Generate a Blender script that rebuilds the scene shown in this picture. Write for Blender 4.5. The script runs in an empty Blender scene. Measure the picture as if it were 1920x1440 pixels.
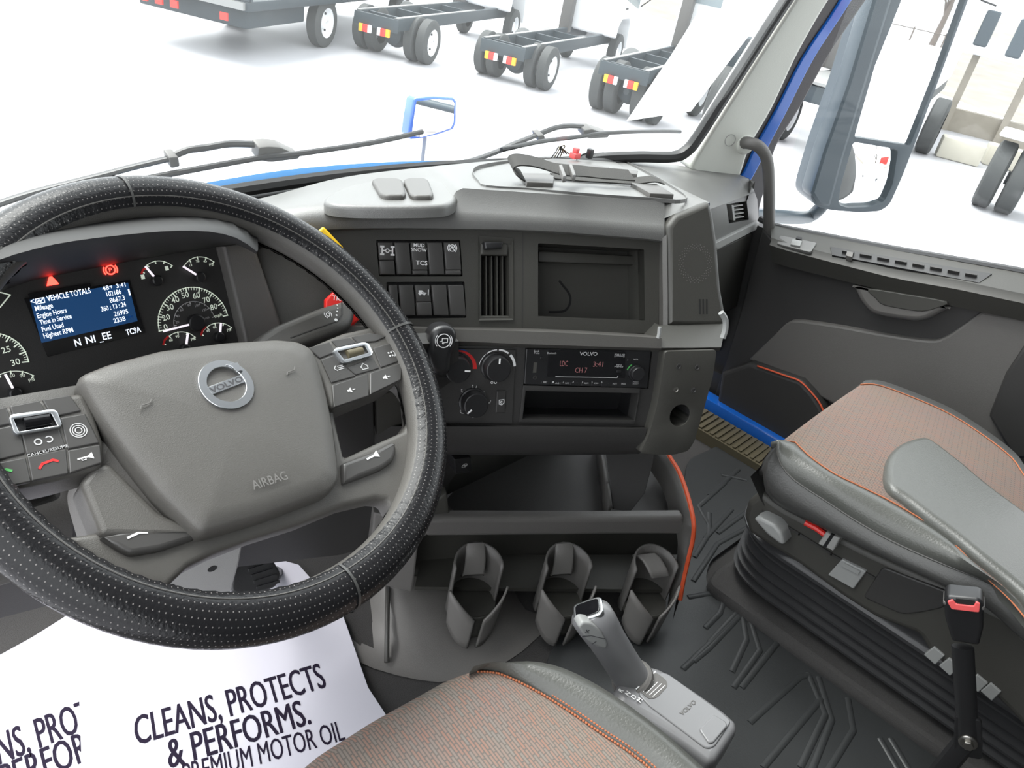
import bpy, bmesh, math, random
from mathutils import Vector, Matrix
random.seed(7)
R = math.radians
SC = bpy.context.scene
COL = SC.collection
# ---------------------------------------------------------------- camera
H = 2.6                                            # eye height above the yard
C = Vector((0, 0, H))
FPX = 1430.0                                       # focal length in pixels of the 1920 px wide frame
_psi, _p, _rho = R(52.5), R(31.3), R(11.9)
CF = Vector((math.sin(_psi) * math.cos(_p), math.cos(_psi) * math.cos(_p), -math.sin(_p)))
_r0 = Vector((math.cos(_psi), -math.sin(_psi), 0))
_u0 = _r0.cross(CF)
CR = _r0 * math.cos(_rho) + _u0 * math.sin(_rho)
CU = _u0 * math.cos(_rho) - _r0 * math.sin(_rho)
cam_data = bpy.data.cameras.new('camera')
cam_data.sensor_fit = 'HORIZONTAL'
cam_data.sensor_width = 36.0
cam_data.lens = 36.0 * FPX / 1920.0
cam_data.clip_start = 0.02
cam_data.clip_end = 500
cam = bpy.data.objects.new('camera', cam_data)
COL.objects.link(cam)
cam.matrix_world = Matrix((
    (CR.x, CU.x, -CF.x, C.x), (CR.y, CU.y, -CF.y, C.y), (CR.z, CU.z, -CF.z, C.z), (0, 0, 0, 1)))
SC.camera = cam
# ---------------------------------------------------------------- sky, exposure
w = bpy.data.worlds.new('overcast_sky')
SC.world = w
w.use_nodes = True
_bg = w.node_tree.nodes['Background']
_bg.inputs[0].default_value = (0.94, 0.97, 1.0, 1)
_bg.inputs[1].default_value = 1.0
SC.view_settings.view_transform = 'Standard'
SC.view_settings.look = 'None'
SC.view_settings.gamma = 1.0
SC.view_settings.use_curve_mapping = False
SC.view_settings.exposure = 1.62
_sl = bpy.data.lights.new('sun', 'SUN')
_sl.energy = 2.2
_sl.angle = R(50)
_sl.color = (1.0, 0.98, 0.95)
_so = bpy.data.objects.new('sun', _sl)
COL.objects.link(_so)
_so.rotation_euler = Vector((0.12, -0.52, -0.85)).to_track_quat('-Z', 'Y').to_euler()
# ---------------------------------------------------------------- helpers
def ray(x, y):
    return CF + CR * ((x - 960) / FPX) - CU * ((y - 720) / FPX)
def hit(x, y, p, n):
    d = ray(x, y)
    return C + d * ((p - C).dot(n) / d.dot(n))
def PZ(x, y, z):
    return hit(x, y, Vector((0, 0, z + H)), Vector((0, 0, 1)))
def PX_(x, y, X):
    return hit(x, y, Vector((X, 0, 0)), Vector((1, 0, 0)))
def PY(x, y, Y):
    return hit(x, y, Vector((0, Y, 0)), Vector((0, 1, 0)))
def V(x, y, z):
    return Vector((x, y, z + H))
def pts(s):
    return [tuple(float(q) for q in t.split(',')) for t in s.split()]
class Fr:
    """A flat local frame: a to the right, b upward, c out of the surface."""
    def __init__(s, o, h, u):
        s.o, s.h, s.u = o.copy(), h.normalized(), u.normalized()
        s.n = s.h.cross(s.u)
    @staticmethod
    def tilt(o, az, lean):
        a, l = R(az), R(lean)
        h = Vector((math.sin(a), math.cos(a), 0))
        nh = Vector((math.cos(a), -math.sin(a), 0))
        return Fr(o, h, Vector((0, 0, math.cos(l))) - nh * math.sin(l))
    def px(s, x, y, c=0.0):
        q = hit(x, y, s.o + s.n * c, s.n) - s.o
        return (q.dot(s.h), q.dot(s.u))
    def P(s, t, c=0.0):
        return [s.px(x, y, c) for x, y in (pts(t) if isinstance(t, str) else t)]
    def w(s, a, b, c=0.0):
        return s.o + s.h * a + s.u * b + s.n * c
    def loc(s, q):
        q = q - s.o
        return (q.dot(s.h), q.dot(s.u), q.dot(s.n))
    def at(s, a, b, c=0.0, rot=0.0):
        k, m = math.cos(rot), math.sin(rot)
        return Fr(s.w(a, b, c), s.h * k + s.u * m, s.u * k - s.h * m)
def rc(p, r, n=4):
    """round the corners of a 2D polygon"""
    out = []
    N = len(p)
    for i in range(N):
        a, b, c = Vector(p[i - 1]), Vector(p[i]), Vector(p[(i + 1) % N])
        d1, d2 = (a - b), (c - b)
        l1, l2 = d1.length, d2.length
        if l1 < 1e-9 or l2 < 1e-9:
            continue
        rr = min(r, l1 * .48, l2 * .48)
        s, e = b + d1 / l1 * rr, b + d2 / l2 * rr
        for k in range(n + 1):
            t = k / n
            q = s * (1 - t) ** 2 + b * 2 * t * (1 - t) + e * t * t
            out.append((q.x, q.y))
    return out
def rect(a0, a1, b0, b1, r=0.0):
    p = [(a0, b0), (a1, b0), (a1, b1), (a0, b1)]
    return rc(p, r) if r else p
def resamp(p, n):
    L = [0.0]
    for i in range(1, len(p)):
        L.append(L[-1] + (p[i] - p[i - 1]).length)
    out, j = [], 0
    for k in range(n):
        t = L[-1] * k / (n - 1)
        while j < len(p) - 2 and L[j + 1] < t:
            j += 1
        f = (t - L[j]) / max(L[j + 1] - L[j], 1e-9)
        out.append(p[j].lerp(p[j + 1], min(max(f, 0), 1)))
    return out
def smooth(p, n=6, closed=False):
    """Catmull-Rom through the points"""
    out = []
    N = len(p)
    rng = range(N if closed else N - 1)
    for i in rng:
        if closed:
            a, b, c, d = p[(i - 1) % N], p[i], p[(i + 1) % N], p[(i + 2) % N]
        else:
            a, b, c, d = p[max(i - 1, 0)], p[i], p[i + 1], p[min(i + 2, N - 1)]
        for k in range(n):
            t = k / n
            out.append(0.5 * ((2 * b) + (c - a) * t + (2 * a - 5 * b + 4 * c - d) * t * t + (3 * b - a - 3 * c + d) * t ** 3))
    if not closed:
        out.append(p[-1].copy())
    return out
def sm2(p, n=5, closed=True):
    return [(q.x, q.y) for q in smooth([Vector((a, b, 0)) for a, b in p], n, closed)]
_txt = {}
def text_mesh(s, bold=0.0):
    k = (s, bold)
    if k not in _txt:
        cu = bpy.data.curves.new('lettering', 'FONT')
        cu.body = s
        cu.offset = bold
        cu.resolution_u = 3
        ob = bpy.data.objects.new('lettering', cu)
        me = bpy.data.meshes.new_from_object(ob)
        vs = [v.co.copy() for v in me.vertices]
        fs = [tuple(q.vertices) for q in me.polygons]
        bpy.data.objects.remove(ob)
        bpy.data.curves.remove(cu)
        bpy.data.meshes.remove(me)
        xs = [v.x for v in vs] or [0]
        _txt[k] = (vs, fs, min(xs), max(xs))
    return _txt[k]
class MB:
    def __init__(s):
        s.bm = bmesh.new()
        s.uv = None
    def face(s, vs):
        try:
            return s.bm.faces.new(vs)
        except ValueError:
            return None
    def prism(s, fr, p, c0, c1, top=None, wall=True):
        """polygon p (a, b) from depth c0 to depth c1; top = scaled outline at c1"""
        q = top or p
        lo = [s.bm.verts.new(fr.w(a, b, c0)) for a, b in p]
        hi = [s.bm.verts.new(fr.w(a, b, c1)) for a, b in q]
        s.face(hi)
        s.face(lo[::-1])
        for i in range(len(p)):
            j = (i + 1) % len(p)
            s.face([lo[i], lo[j], hi[j], hi[i]])
        return s
    def pillow(s, fr, p, c0, c1, r, n=4):
        """prism with a rolled front edge of radius r"""
        cx = sum(a for a, b in p) / len(p)
        cy = sum(b for a, b in p) / len(p)
        loops = [[s.bm.verts.new(fr.w(a, b, c0)) for a, b in p]]
        N = len(p)
        nr = []
        ar = sum(p[i][0] * p[(i + 1) % N][1] - p[(i + 1) % N][0] * p[i][1] for i in range(N))
        sg = 1 if ar > 0 else -1
        for i in range(N):
            d = Vector(p[(i + 1) % N]) - Vector(p[i - 1])
            m = Vector((-d.y, d.x)) * sg
            nr.append(m.normalized() if m.length > 1e-9 else m)
        for k in range(n + 1):
            t = k / n * math.pi / 2
            ins, c = r * (1 - math.cos(t)), c1 - r + r * math.sin(t)
            q = [Vector((p[i][0] + nr[i].x * ins, p[i][1] + nr[i].y * ins)) for i in range(N)]
            for _ in range(40):                      # fold back corners tighter than the roll
                bad = False
                for i in range(N):
                    j = (i + 1) % N
                    d = q[j] - q[i]
                    if d.length > 1e-9 and d.dot(Vector(p[j]) - Vector(p[i])) < 0:
                        mid = (q[i] + q[j]) / 2
                        q[i] = mid.copy()
                        q[j] = mid.copy()
                        bad = True
                if not bad:
                    break
            loops.append([s.bm.verts.new(fr.w(v.x, v.y, c)) for v in q])
        for A, B in zip(loops, loops[1:]):
            for i in range(N):
                j = (i + 1) % N
                s.face([A[i], A[j], B[j], B[i]])
        s.face(loops[-1])
        s.face(loops[0][::-1])
        return s
    def box(s, fr, a0, a1, b0, b1, c0, c1):
        return s.prism(fr, [(a0, b0), (a1, b0), (a1, b1), (a0, b1)], c0, c1)
    def plate(s, fr, outer, holes, c0, c1):
        """flat plate with openings"""
        def fill(c):
            es, loops = [], []
            for lp in [outer] + holes:
                vs = [s.bm.verts.new(fr.w(a, b, c)) for a, b in lp]
                loops.append(vs)
                es += [s.bm.edges.new((vs[i], vs[(i + 1) % len(vs)])) for i in range(len(vs))]
            bmesh.ops.triangle_fill(s.bm, use_beauty=True, use_dissolve=False, edges=es, normal=fr.n)
            return loops
        A, B = fill(c1), fill(c0)
        for la, lb in zip(A, B):
            for i in range(len(la)):
                j = (i + 1) % len(la)
                s.face([la[i], la[j], lb[j], lb[i]])
        return s
    def recess(s, fr, p, c1, c0, q=None):
        """open box: walls from the rim p at c1 down to the floor q at c0"""
        q = q or p
        hi = [s.bm.verts.new(fr.w(a, b, c1)) for a, b in p]
        lo = [s.bm.verts.new(fr.w(a, b, c0)) for a, b in q]
        for i in range(len(p)):
            j = (i + 1) % len(p)
            s.face([hi[i], hi[j], lo[j], lo[i]])
        s.face(lo)
        return s
    def cyl(s, fr, a, b, r, c0, c1, n=24, r1=None, bev=0.0):
        r1 = r if r1 is None else r1
        prof = [(r, c0)]
        if bev:
            prof += [(r1, c1 - bev), (r1 - bev * .3, c1 - bev * .3), (r1 - bev, c1)]
        else:
            prof += [(r1, c1)]
        return s.lathe(fr, a, b, prof, n)
    def lathe(s, fr, a, b, prof, n=24, caps=True):
        loops = []
        for r, c in prof:
            loops.append([s.bm.verts.new(fr.w(a + r * math.cos(2 * math.pi * i / n), b + r * math.sin(2 * math.pi * i / n), c)) for i in range(n)])
        for A, B in zip(loops, loops[1:]):
            for i in range(n):
                j = (i + 1) % n
                s.face([A[i], A[j], B[j], B[i]])
        if caps:
            s.face(loops[-1])
            s.face(loops[0][::-1])
        return s
    def arc(s, fr, a, b, r0, r1, t0, t1, c0, c1, n=24):
        """flat band of a ring, angles in degrees counter-clockwise"""
        full = abs(abs(t1 - t0) - 360) < 1e-6
        L = []
        for i in range(n if full else n + 1):
            t = R(t0 + (t1 - t0) * i / n)
            k, m = math.cos(t), math.sin(t)
            L.append([s.bm.verts.new(fr.w(a + r * k, b + r * m, c)) for r, c in ((r0, c0), (r1, c0), (r1, c1), (r0, c1))])
        for i in range(len(L) if full else len(L) - 1):
            A, B = L[i], L[(i + 1) % len(L)]
            for k in range(4):
                j = (k + 1) % 4
                s.face([A[k], A[j], B[j], B[k]])
        if not full:
            s.face(L[0][::-1])
            s.face(L[-1])
        return s
    def line(s, fr, p, wd, c0, c1):
        """a flat stroke along points"""
        for (x0, y0), (x1, y1) in zip(p, p[1:]):
            d = Vector((x1 - x0, y1 - y0))
            if d.length < 1e-9:
                continue
            e = d.normalized() * wd * .3
            m = Vector((-d.y, d.x)).normalized() * wd / 2
            s.prism(fr, [(x0 - m.x - e.x, y0 - m.y - e.y), (x1 - m.x + e.x, y1 - m.y + e.y), (x1 + m.x + e.x, y1 + m.y + e.y), (x0 + m.x - e.x, y0 + m.y - e.y)], c0, c1)
        return s
    def tube(s, p, r, n=10, closed=False, flat=1.0, up=None):
        """round (or flattened) bar along 3D points; r a number or one per point"""
        N = len(p)
        loops = []
        last = None
        for i in range(N):
            if closed:
                t = p[(i + 1) % N] - p[i - 1]
            else:
                t = p[min(i + 1, N - 1)] - p[max(i - 1, 0)]
            t.normalize()
            ref = up or last or (Vector((0, 0, 1)) if abs(t.z) < .9 else Vector((1, 0, 0)))
            x = t.cross(ref)
            if x.length < 1e-6:
                x = t.orthogonal()
            x.normalize()
            y = x.cross(t).normalized()
            last = y
            rr = r[i] if isinstance(r, (list, tuple)) else r
            loops.append([s.bm.verts.new(p[i] + (x * math.cos(2 * math.pi * k / n) + y * math.sin(2 * math.pi * k / n) * flat) * rr) for k in range(n)])
        rng = range(N) if closed else range(N - 1)
        for i in rng:
            A, B = loops[i], loops[(i + 1) % N]
            for k in range(n):
                j = (k + 1) % n
                s.face([A[k], A[j], B[j], B[k]])
        if not closed:
            s.face(loops[0][::-1])
            s.face(loops[-1])
        return s
    def strap(s, p, wd, th, side):
        """ribbon along points, its width along the vectors in side"""
        loops = []
        for i, q in enumerate(p):
            t = (p[min(i + 1, len(p) - 1)] - p[max(i - 1, 0)]).normalized()
            d = (side[i] if isinstance(side, list) else side).normalized()
            nn = t.cross(d).normalized()
            loops.append([s.bm.verts.new(q + d * sa * wd / 2 + nn * sb * th / 2) for sa, sb in ((-1, -1), (1, -1), (1, 1), (-1, 1))])
        for A, B in zip(loops, loops[1:]):
            for k in range(4):
                j = (k + 1) % 4
                s.face([A[k], A[j], B[j], B[k]])
        s.face(loops[0][::-1])
        s.face(loops[-1])
        return s
    def grid(s, rows, th=0.0, uvs=None):
        """surface through rows of 3D points (all of the same length)"""
        vs = [[s.bm.verts.new(q) for q in r] for r in rows]
        fs = []
        for i in range(len(vs) - 1):
            for j in range(len(vs[0]) - 1):
                f = s.face([vs[i][j], vs[i][j + 1], vs[i + 1][j + 1], vs[i + 1][j]])
                if f and uvs:
                    if s.uv is None:
                        s.uv = s.bm.loops.layers.uv.new('UVMap')
                    for l, (ii, jj) in zip(f.loops, ((i, j), (i, j + 1), (i + 1, j + 1), (i + 1, j))):
                        l[s.uv].uv = uvs[ii][jj]
                fs.append(f)
        return s
    def text(s, fr, t, a, b, size, c=.0004, xs=1.0, rot=0.0, bold=0.0, align='C'):
        if bold < 0:                                 # heavy lettering: overlapping strokes
            for k, dx in enumerate((bold, 0, -bold)):
                q = dx * size * xs
                s.text(fr, t, a + q * math.cos(rot), b + q * math.sin(rot), size, c + k * .00015, xs, rot, 0, align)
            return s
        vs, fs, x0, x1 = text_mesh(t, bold)
        off = {'C': (x0 + x1) / 2, 'L': x0, 'R': x1}[align]
        f2 = fr.at(a, b, c, rot)
        bv = [s.bm.verts.new(f2.w((v.x - off) * size * xs, v.y * size, 0)) for v in vs]
        for f in fs:
            s.face([bv[i] for i in f])
        return s
    def textpx(s, fr, t, p0, p1, size, c=.0004, bold=0.0):
        """lettering whose baseline runs from pixel p0 to pixel p1"""
        (a0, b0), (a1, b1) = fr.px(*p0, c), fr.px(*p1, c)
        vs, fs, x0, x1 = text_mesh(t, max(bold, 0))
        L = math.hypot(a1 - a0, b1 - b0)
        return s.text(fr, t, a0, b0, size, c, L / ((x1 - x0) * size), math.atan2(b1 - b0, a1 - a0), bold, 'L')
    def build(s, name, mat, parent=None, bev=0.0, seg=2, sharp=38, recalc=True, solid=0.0, sub=0):
        bm = s.bm
        bmesh.ops.remove_doubles(bm, verts=bm.verts, dist=1e-6)
        if recalc:
            bmesh.ops.recalc_face_normals(bm, faces=bm.faces)
        if bev:
            es = [e for e in bm.edges if len(e.link_faces) == 2 and e.calc_face_angle(0) > R(sharp)]
            bmesh.ops.bevel(bm, geom=es, offset=bev, segments=seg, profile=.5, affect='EDGES', clamp_overlap=True)
        off = wloc(parent) if parent else Vector((0, 0, 0))
        if parent is None and bm.verts:
            lo = Vector([min(v.co[i] for v in bm.verts) for i in range(3)])
            hi = Vector([max(v.co[i] for v in bm.verts) for i in range(3)])
            off = Vector(((lo.x + hi.x) / 2, (lo.y + hi.y) / 2, lo.z))
        bmesh.ops.translate(bm, verts=bm.verts, vec=-off)
        for f in bm.faces:
            f.smooth = len(f.verts) <= 4
        for e in bm.edges:
            e.smooth = not (len(e.link_faces) == 2 and e.calc_face_angle(0) > R(sharp))
        me = bpy.data.meshes.new(name)
        bm.to_mesh(me)
        bm.free()
        me.materials.append(mat)
        ob = bpy.data.objects.new(name, me)
        COL.objects.link(ob)
        if parent:
            ob.parent = parent
        else:
            ob.location = off
        if solid:
            m = ob.modifiers.new('thickness', 'SOLIDIFY')
            m.thickness = solid
            m.offset = -1
        if sub:
            m = ob.modifiers.new('rounding', 'SUBSURF')
            m.levels = m.render_levels = sub
        return ob
def wloc(o):
    p = Vector((0, 0, 0))
    while o:
        p = p + o.location
        o = o.parent
    return p
def tag(o, label, cat, group=None):
    o['label'] = label
    o['category'] = cat
    if group:
        o['group'] = group
    return o
def thing(name, label, cat, loc, group=None):
    o = bpy.data.objects.new(name, None)
    o.empty_display_size = .05
    COL.objects.link(o)
    o.location = loc
    return tag(o, label, cat, group)
def struct(o, label=None):
    o['kind'] = 'structure'
    if label:
        o['label'] = label
    return o
# ---------------------------------------------------------------- materials
def mat(name, col, rough=.5, metal=0.0, grain=0.0, gscale=900.0, vary=0.0, vscale=8.0, spec=.5, emit=None, estr=0.0, coat=0.0):
    m = bpy.data.materials.new(name)
    m.use_nodes = True
    nt = m.node_tree
    b = nt.nodes['Principled BSDF']
    b.inputs['Base Color'].default_value = (*col, 1)
    b.inputs['Roughness'].default_value = rough
    b.inputs['Metallic'].default_value = metal
    b.inputs['Specular IOR Level'].default_value = spec
    if coat:
        b.inputs['Coat Weight'].default_value = coat
        b.inputs['Coat Roughness'].default_value = .05
    if emit:
        b.inputs['Emission Color'].default_value = (*emit, 1)
        b.inputs['Emission Strength'].default_value = estr
    tc = nt.nodes.new('ShaderNodeTexCoord')
    if vary:
        n = nt.nodes.new('ShaderNodeTexNoise')
        n.inputs['Scale'].default_value = vscale
        n.inputs['Detail'].default_value = 5
        nt.links.new(tc.outputs['Object'], n.inputs['Vector'])
        mx = nt.nodes.new('ShaderNodeMix')
        mx.data_type = 'RGBA'
        mx.inputs[6].default_value = (*[q * (1 - vary) for q in col], 1)
        mx.inputs[7].default_value = (*[min(1, q * (1 + vary)) for q in col], 1)
        nt.links.new(n.outputs['Fac'], mx.inputs[0])
        nt.links.new(mx.outputs[2], b.inputs['Base Color'])
    if grain:
        n2 = nt.nodes.new('ShaderNodeTexNoise')
        n2.inputs['Scale'].default_value = gscale
        n2.inputs['Detail'].default_value = 2
        nt.links.new(tc.outputs['Object'], n2.inputs['Vector'])
        bp = nt.nodes.new('ShaderNodeBump')
        bp.inputs['Strength'].default_value = grain
        bp.inputs['Distance'].default_value = .001
        nt.links.new(n2.outputs['Fac'], bp.inputs['Height'])
        nt.links.new(bp.outputs[0], b.inputs['Normal'])
    return m
M = dict(
    pad=mat('grey_grained_plastic', (.125, .125, .12), .4, grain=.3, vary=.05, spec=.8),
    panel=mat('charcoal_panel_plastic', (.042, .041, .036), .48, grain=.2, vary=.08),
    low=mat('dark_panel_plastic', (.032, .031, .03), .5, grain=.2, vary=.08),
    trim=mat('grey_trim_plastic', (.075, .072, .067), .42, grain=.25),
    light=mat('pale_grey_plastic', (.3, .3, .29), .5, grain=.25),
    pillar=mat('pale_pillar_plastic', (.62, .63, .58), .55, grain=.3),
    column=mat('mid_grey_plastic', (.115, .11, .104), .45, grain=.35),
    wheel=mat('wheel_grey_plastic', (.092, .088, .081), .46, grain=.28, gscale=1100),
    button=mat('button_charcoal', (.06, .058, .056), .35),
    black=mat('black_plastic', (.014, .014, .015), .35),
    matte=mat('matte_black', (.01, .01, .01), .8),
    gloss=mat('gloss_black', (.006, .006, .007), .08),
    rubber=mat('black_rubber', (.045, .045, .047), .32, grain=.2, gscale=500),
    seal=mat('black_window_seal', (.016, .016, .016), .45),
    mat_=mat('rubber_mat', (.035, .037, .038), .42, grain=.25, gscale=400, vary=.25, vscale=6),
    carpet=mat('charcoal_carpet', (.052, .05, .049), .95, grain=1.0, gscale=700, vary=.35, vscale=500),
    leather=mat('grey_leather', (.078, .08, .073), .33, grain=.35, gscale=350, vary=.08),
    dleather=mat('dark_grey_leather', (.052, .052, .05), .4, grain=.3, gscale=350),
    chrome=mat('brushed_chrome', (.62, .64, .66), .28, 1.0),
    silver=mat('silver_plastic', (.25, .255, .25), .4),
    hoodblue=mat('hood_blue_paint', (.012, .11, .27), .6, spec=.15),
    shift=mat('satin_grey_plastic', (.2, .2, .205), .3, spec=.6),
    orange=mat('orange_trim', (.62, .09, .03), .45),
    thread=mat('orange_thread', (.38, .12, .05), .8),
    white=mat('white_print', (.85, .85, .85), .6),
    legend=mat('grey_print', (.5, .5, .5), .6),
    darkp=mat('dark_print', (.05, .05, .055), .6),
    red=mat('red_plastic', (.7, .02, .015), .35),
    redsoft=mat('pink_red_plastic', (.85, .12, .12), .4),
    yellow=mat('yellow_plastic', (.8, .5, .02), .4),
    blue=mat('blue_paint', (.004, .1, .45), .25, coat=.6),
    belt=mat('webbing', (.045, .044, .041), .85, grain=.8, gscale=900),
    redled=mat('red_telltale', (.3, .01, .01), .5, emit=(1, .03, .02), estr=3.0),
    amber=mat('gauge_print', (.75, .8, .7), .6, emit=(.8, .9, .75), estr=.12),
    needle=mat('gauge_needle', (.8, .78, .82), .5, emit=(1, .9, 1), estr=.25),
    screen=mat('screen_blue', (.01, .03, .08), .2, emit=(.012, .06, .17), estr=.22),
    scrtxt=mat('screen_letters', (.8, .85, .9), .4, emit=(.75, .85, 1), estr=.55),
    lcd=mat('lcd_letters', (.2, .08, .08), .5, emit=(1, .4, .42), estr=.03),
    green=mat('green_print', (.08, .4, .1), .5),
    redp=mat('red_print', (.6, .02, .02), .5),
    paper=mat('white_paper', (.62, .61, .68), .8, vary=.03, vscale=5),
    ink=mat('violet_black_ink', (.018, .013, .028), .9, spec=.15),
    asphalt=mat('wet_asphalt', (.42, .42, .44), .5, grain=.3, gscale=60, vary=.25, vscale=.25),
    tyre=mat('tyre_rubber', (.05, .053, .053), .75, grain=.4, gscale=60),
    wpaint=mat('white_truck_paint', (.85, .86, .87), .3),
    chassis=mat('dark_chassis_paint', (.03, .042, .05), .5, vary=.2),
    wglass=mat('dark_cab_glass', (.25, .3, .32), .08),
    tlred=mat('tail_lamp_red', (.8, .04, .03), .3),
    tlamb=mat('tail_lamp_amber', (.9, .42, .02), .3),
    tlwht=mat('tail_lamp_clear', (.9, .9, .9), .25),
    mirror=mat('mirror_glass', (.9, .92, .92), .01, 1.0),
    mhous=mat('blue_grey_housing', (.042, .06, .075), .35),
    bark=mat('bare_branches', (.1, .08, .07), .9),
    grassb=mat('dry_brown_grass', (.2, .18, .155), .95, vary=.35, vscale=1.2),
    stone=mat('pale_stone', (.6, .57, .48), .9, vary=.15, vscale=2),
    consl=mat('console_grey_plastic', (.165, .158, .15), .45, grain=.25),
    lip=mat('matte_dark_hood_plastic', (.014, .014, .014), .6),
    emb=mat('raised_lettering', (.15, .145, .137), .45),
    brick=mat('tan_brick', (.3, .27, .22), .9, vary=.2, vscale=4),
    sill=mat('ribbed_tan_rubber', (.1, .085, .05), .6),
    steel=mat('steel_bolt', (.3, .29, .27), .35, 1.0),
)
def perforated():
    m = mat('perforated_black_leather', (.006, .006, .007), .26, grain=.45, gscale=300, spec=.26)
    nt = m.node_tree
    b = nt.nodes['Principled BSDF']
    uv = nt.nodes.new('ShaderNodeUVMap')
    uv.uv_map = 'UVMap'
    sep = nt.nodes.new('ShaderNodeSeparateXYZ')
    nt.links.new(uv.outputs[0], sep.inputs[0])
    def mth(op, a, c=None, v=None):
        n = nt.nodes.new('ShaderNodeMath')
        n.operation = op
        nt.links.new(a, n.inputs[0])
        if c is not None:
            nt.links.new(c, n.inputs[1])
        elif v is not None:
            n.inputs[1].default_value = v
        return n.outputs[0]
    y = sep.outputs[1]
    fy = mth('FRACT', y)
    row = mth('FLOOR', y)
    half = mth('MULTIPLY', mth('MODULO', row, v=2.0), v=.5)
    fx = mth('FRACT', mth('ADD', sep.outputs[0], half))
    dx = mth('SUBTRACT', fx, v=.5)
    dy = mth('SUBTRACT', fy, v=.5)
    d = mth('SQRT', mth('ADD', mth('MULTIPLY', dx, dx), mth('MULTIPLY', dy, dy)))
    k = mth('LESS_THAN', d, v=.11)
    mx = nt.nodes.new('ShaderNodeMix')
    mx.data_type = 'RGBA'
    mx.inputs[6].default_value = (.012, .012, .013, 1)
    mx.inputs[7].default_value = (.16, .15, .145, 1)
    nt.links.new(k, mx.inputs[0])
    nt.links.new(mx.outputs[2], b.inputs['Base Color'])
    return m
M['perf'] = perforated()
def fabric(name, base, alt, acc, ang=0.0, sc=1.0):
    """ribbed seat cloth with short dashes of a second thread"""
    m = mat(name, base, .9)
    nt = m.node_tree
    b = nt.nodes['Principled BSDF']
    tc = nt.nodes.new('ShaderNodeTexCoord')
    mp = nt.nodes.new('ShaderNodeMapping')
    mp.inputs['Rotation'].default_value = (0, 0, ang)
    nt.links.new(tc.outputs['Object'], mp.inputs[0])
    br = nt.nodes.new('ShaderNodeTexBrick')
    br.offset = .37
    br.inputs['Scale'].default_value = 60 * sc
    br.inputs['Color1'].default_value = (*acc, 1)
    br.inputs['Color2'].default_value = (*base, 1)
    br.inputs['Mortar'].default_value = (*alt, 1)
    br.inputs['Mortar Size'].default_value = .045
    br.inputs['Brick Width'].default_value = .9
    br.inputs['Row Height'].default_value = .22
    nt.links.new(mp.outputs[0], br.inputs['Vector'])
    nz = nt.nodes.new('ShaderNodeTexNoise')
    nz.inputs['Scale'].default_value = 9
    nz.inputs['Detail'].default_value = 6
    nt.links.new(tc.outputs['Object'], nz.inputs['Vector'])
    mx = nt.nodes.new('ShaderNodeMix')
    mx.data_type = 'RGBA'
    mx.blend_type = 'MULTIPLY'
    mx.inputs[0].default_value = .5
    nt.links.new(br.outputs['Color'], mx.inputs[6])
    nt.links.new(nz.outputs['Color'], mx.inputs[7])
    rp = nt.nodes.new('ShaderNodeMix')
    rp.data_type = 'RGBA'
    rp.inputs[0].default_value = .25
    nt.links.new(br.outputs['Color'], rp.inputs[6])
    nt.links.new(mx.outputs[2], rp.inputs[7])
    nt.links.new(rp.outputs[2], b.inputs['Base Color'])
    bp = nt.nodes.new('ShaderNodeBump')
    bp.inputs['Strength'].default_value = .5
    bp.inputs['Distance'].default_value = .001
    nt.links.new(br.outputs['Fac'], bp.inputs['Height'])
    bp.invert = True
    nt.links.new(bp.outputs[0], b.inputs['Normal'])
    return m
M['cloth'] = fabric('striped_seat_cloth', (.21, .19, .165), (.135, .12, .105), (.28, .16, .12), R(97))
M['cloth2'] = fabric('rust_seat_cloth', (.17, .14, .122), (.115, .09, .076), (.22, .13, .1), R(80))
def thin_paper():
    m = mat('thin_white_paper', (.9, .9, .9), .8)
    nt = m.node_tree
    t = nt.nodes.new('ShaderNodeBsdfTranslucent')
    t.inputs[0].default_value = (.95, .95, .95, 1)
    mx = nt.nodes.new('ShaderNodeMixShader')
    mx.inputs[0].default_value = .6
    o = [n for n in nt.nodes if n.type == 'OUTPUT_MATERIAL'][0]
    nt.links.new(nt.nodes['Principled BSDF'].outputs[0], mx.inputs[1])
    nt.links.new(t.outputs[0], mx.inputs[2])
    nt.links.new(mx.outputs[0], o.inputs[0])
    return m
M['thin'] = thin_paper()
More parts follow.
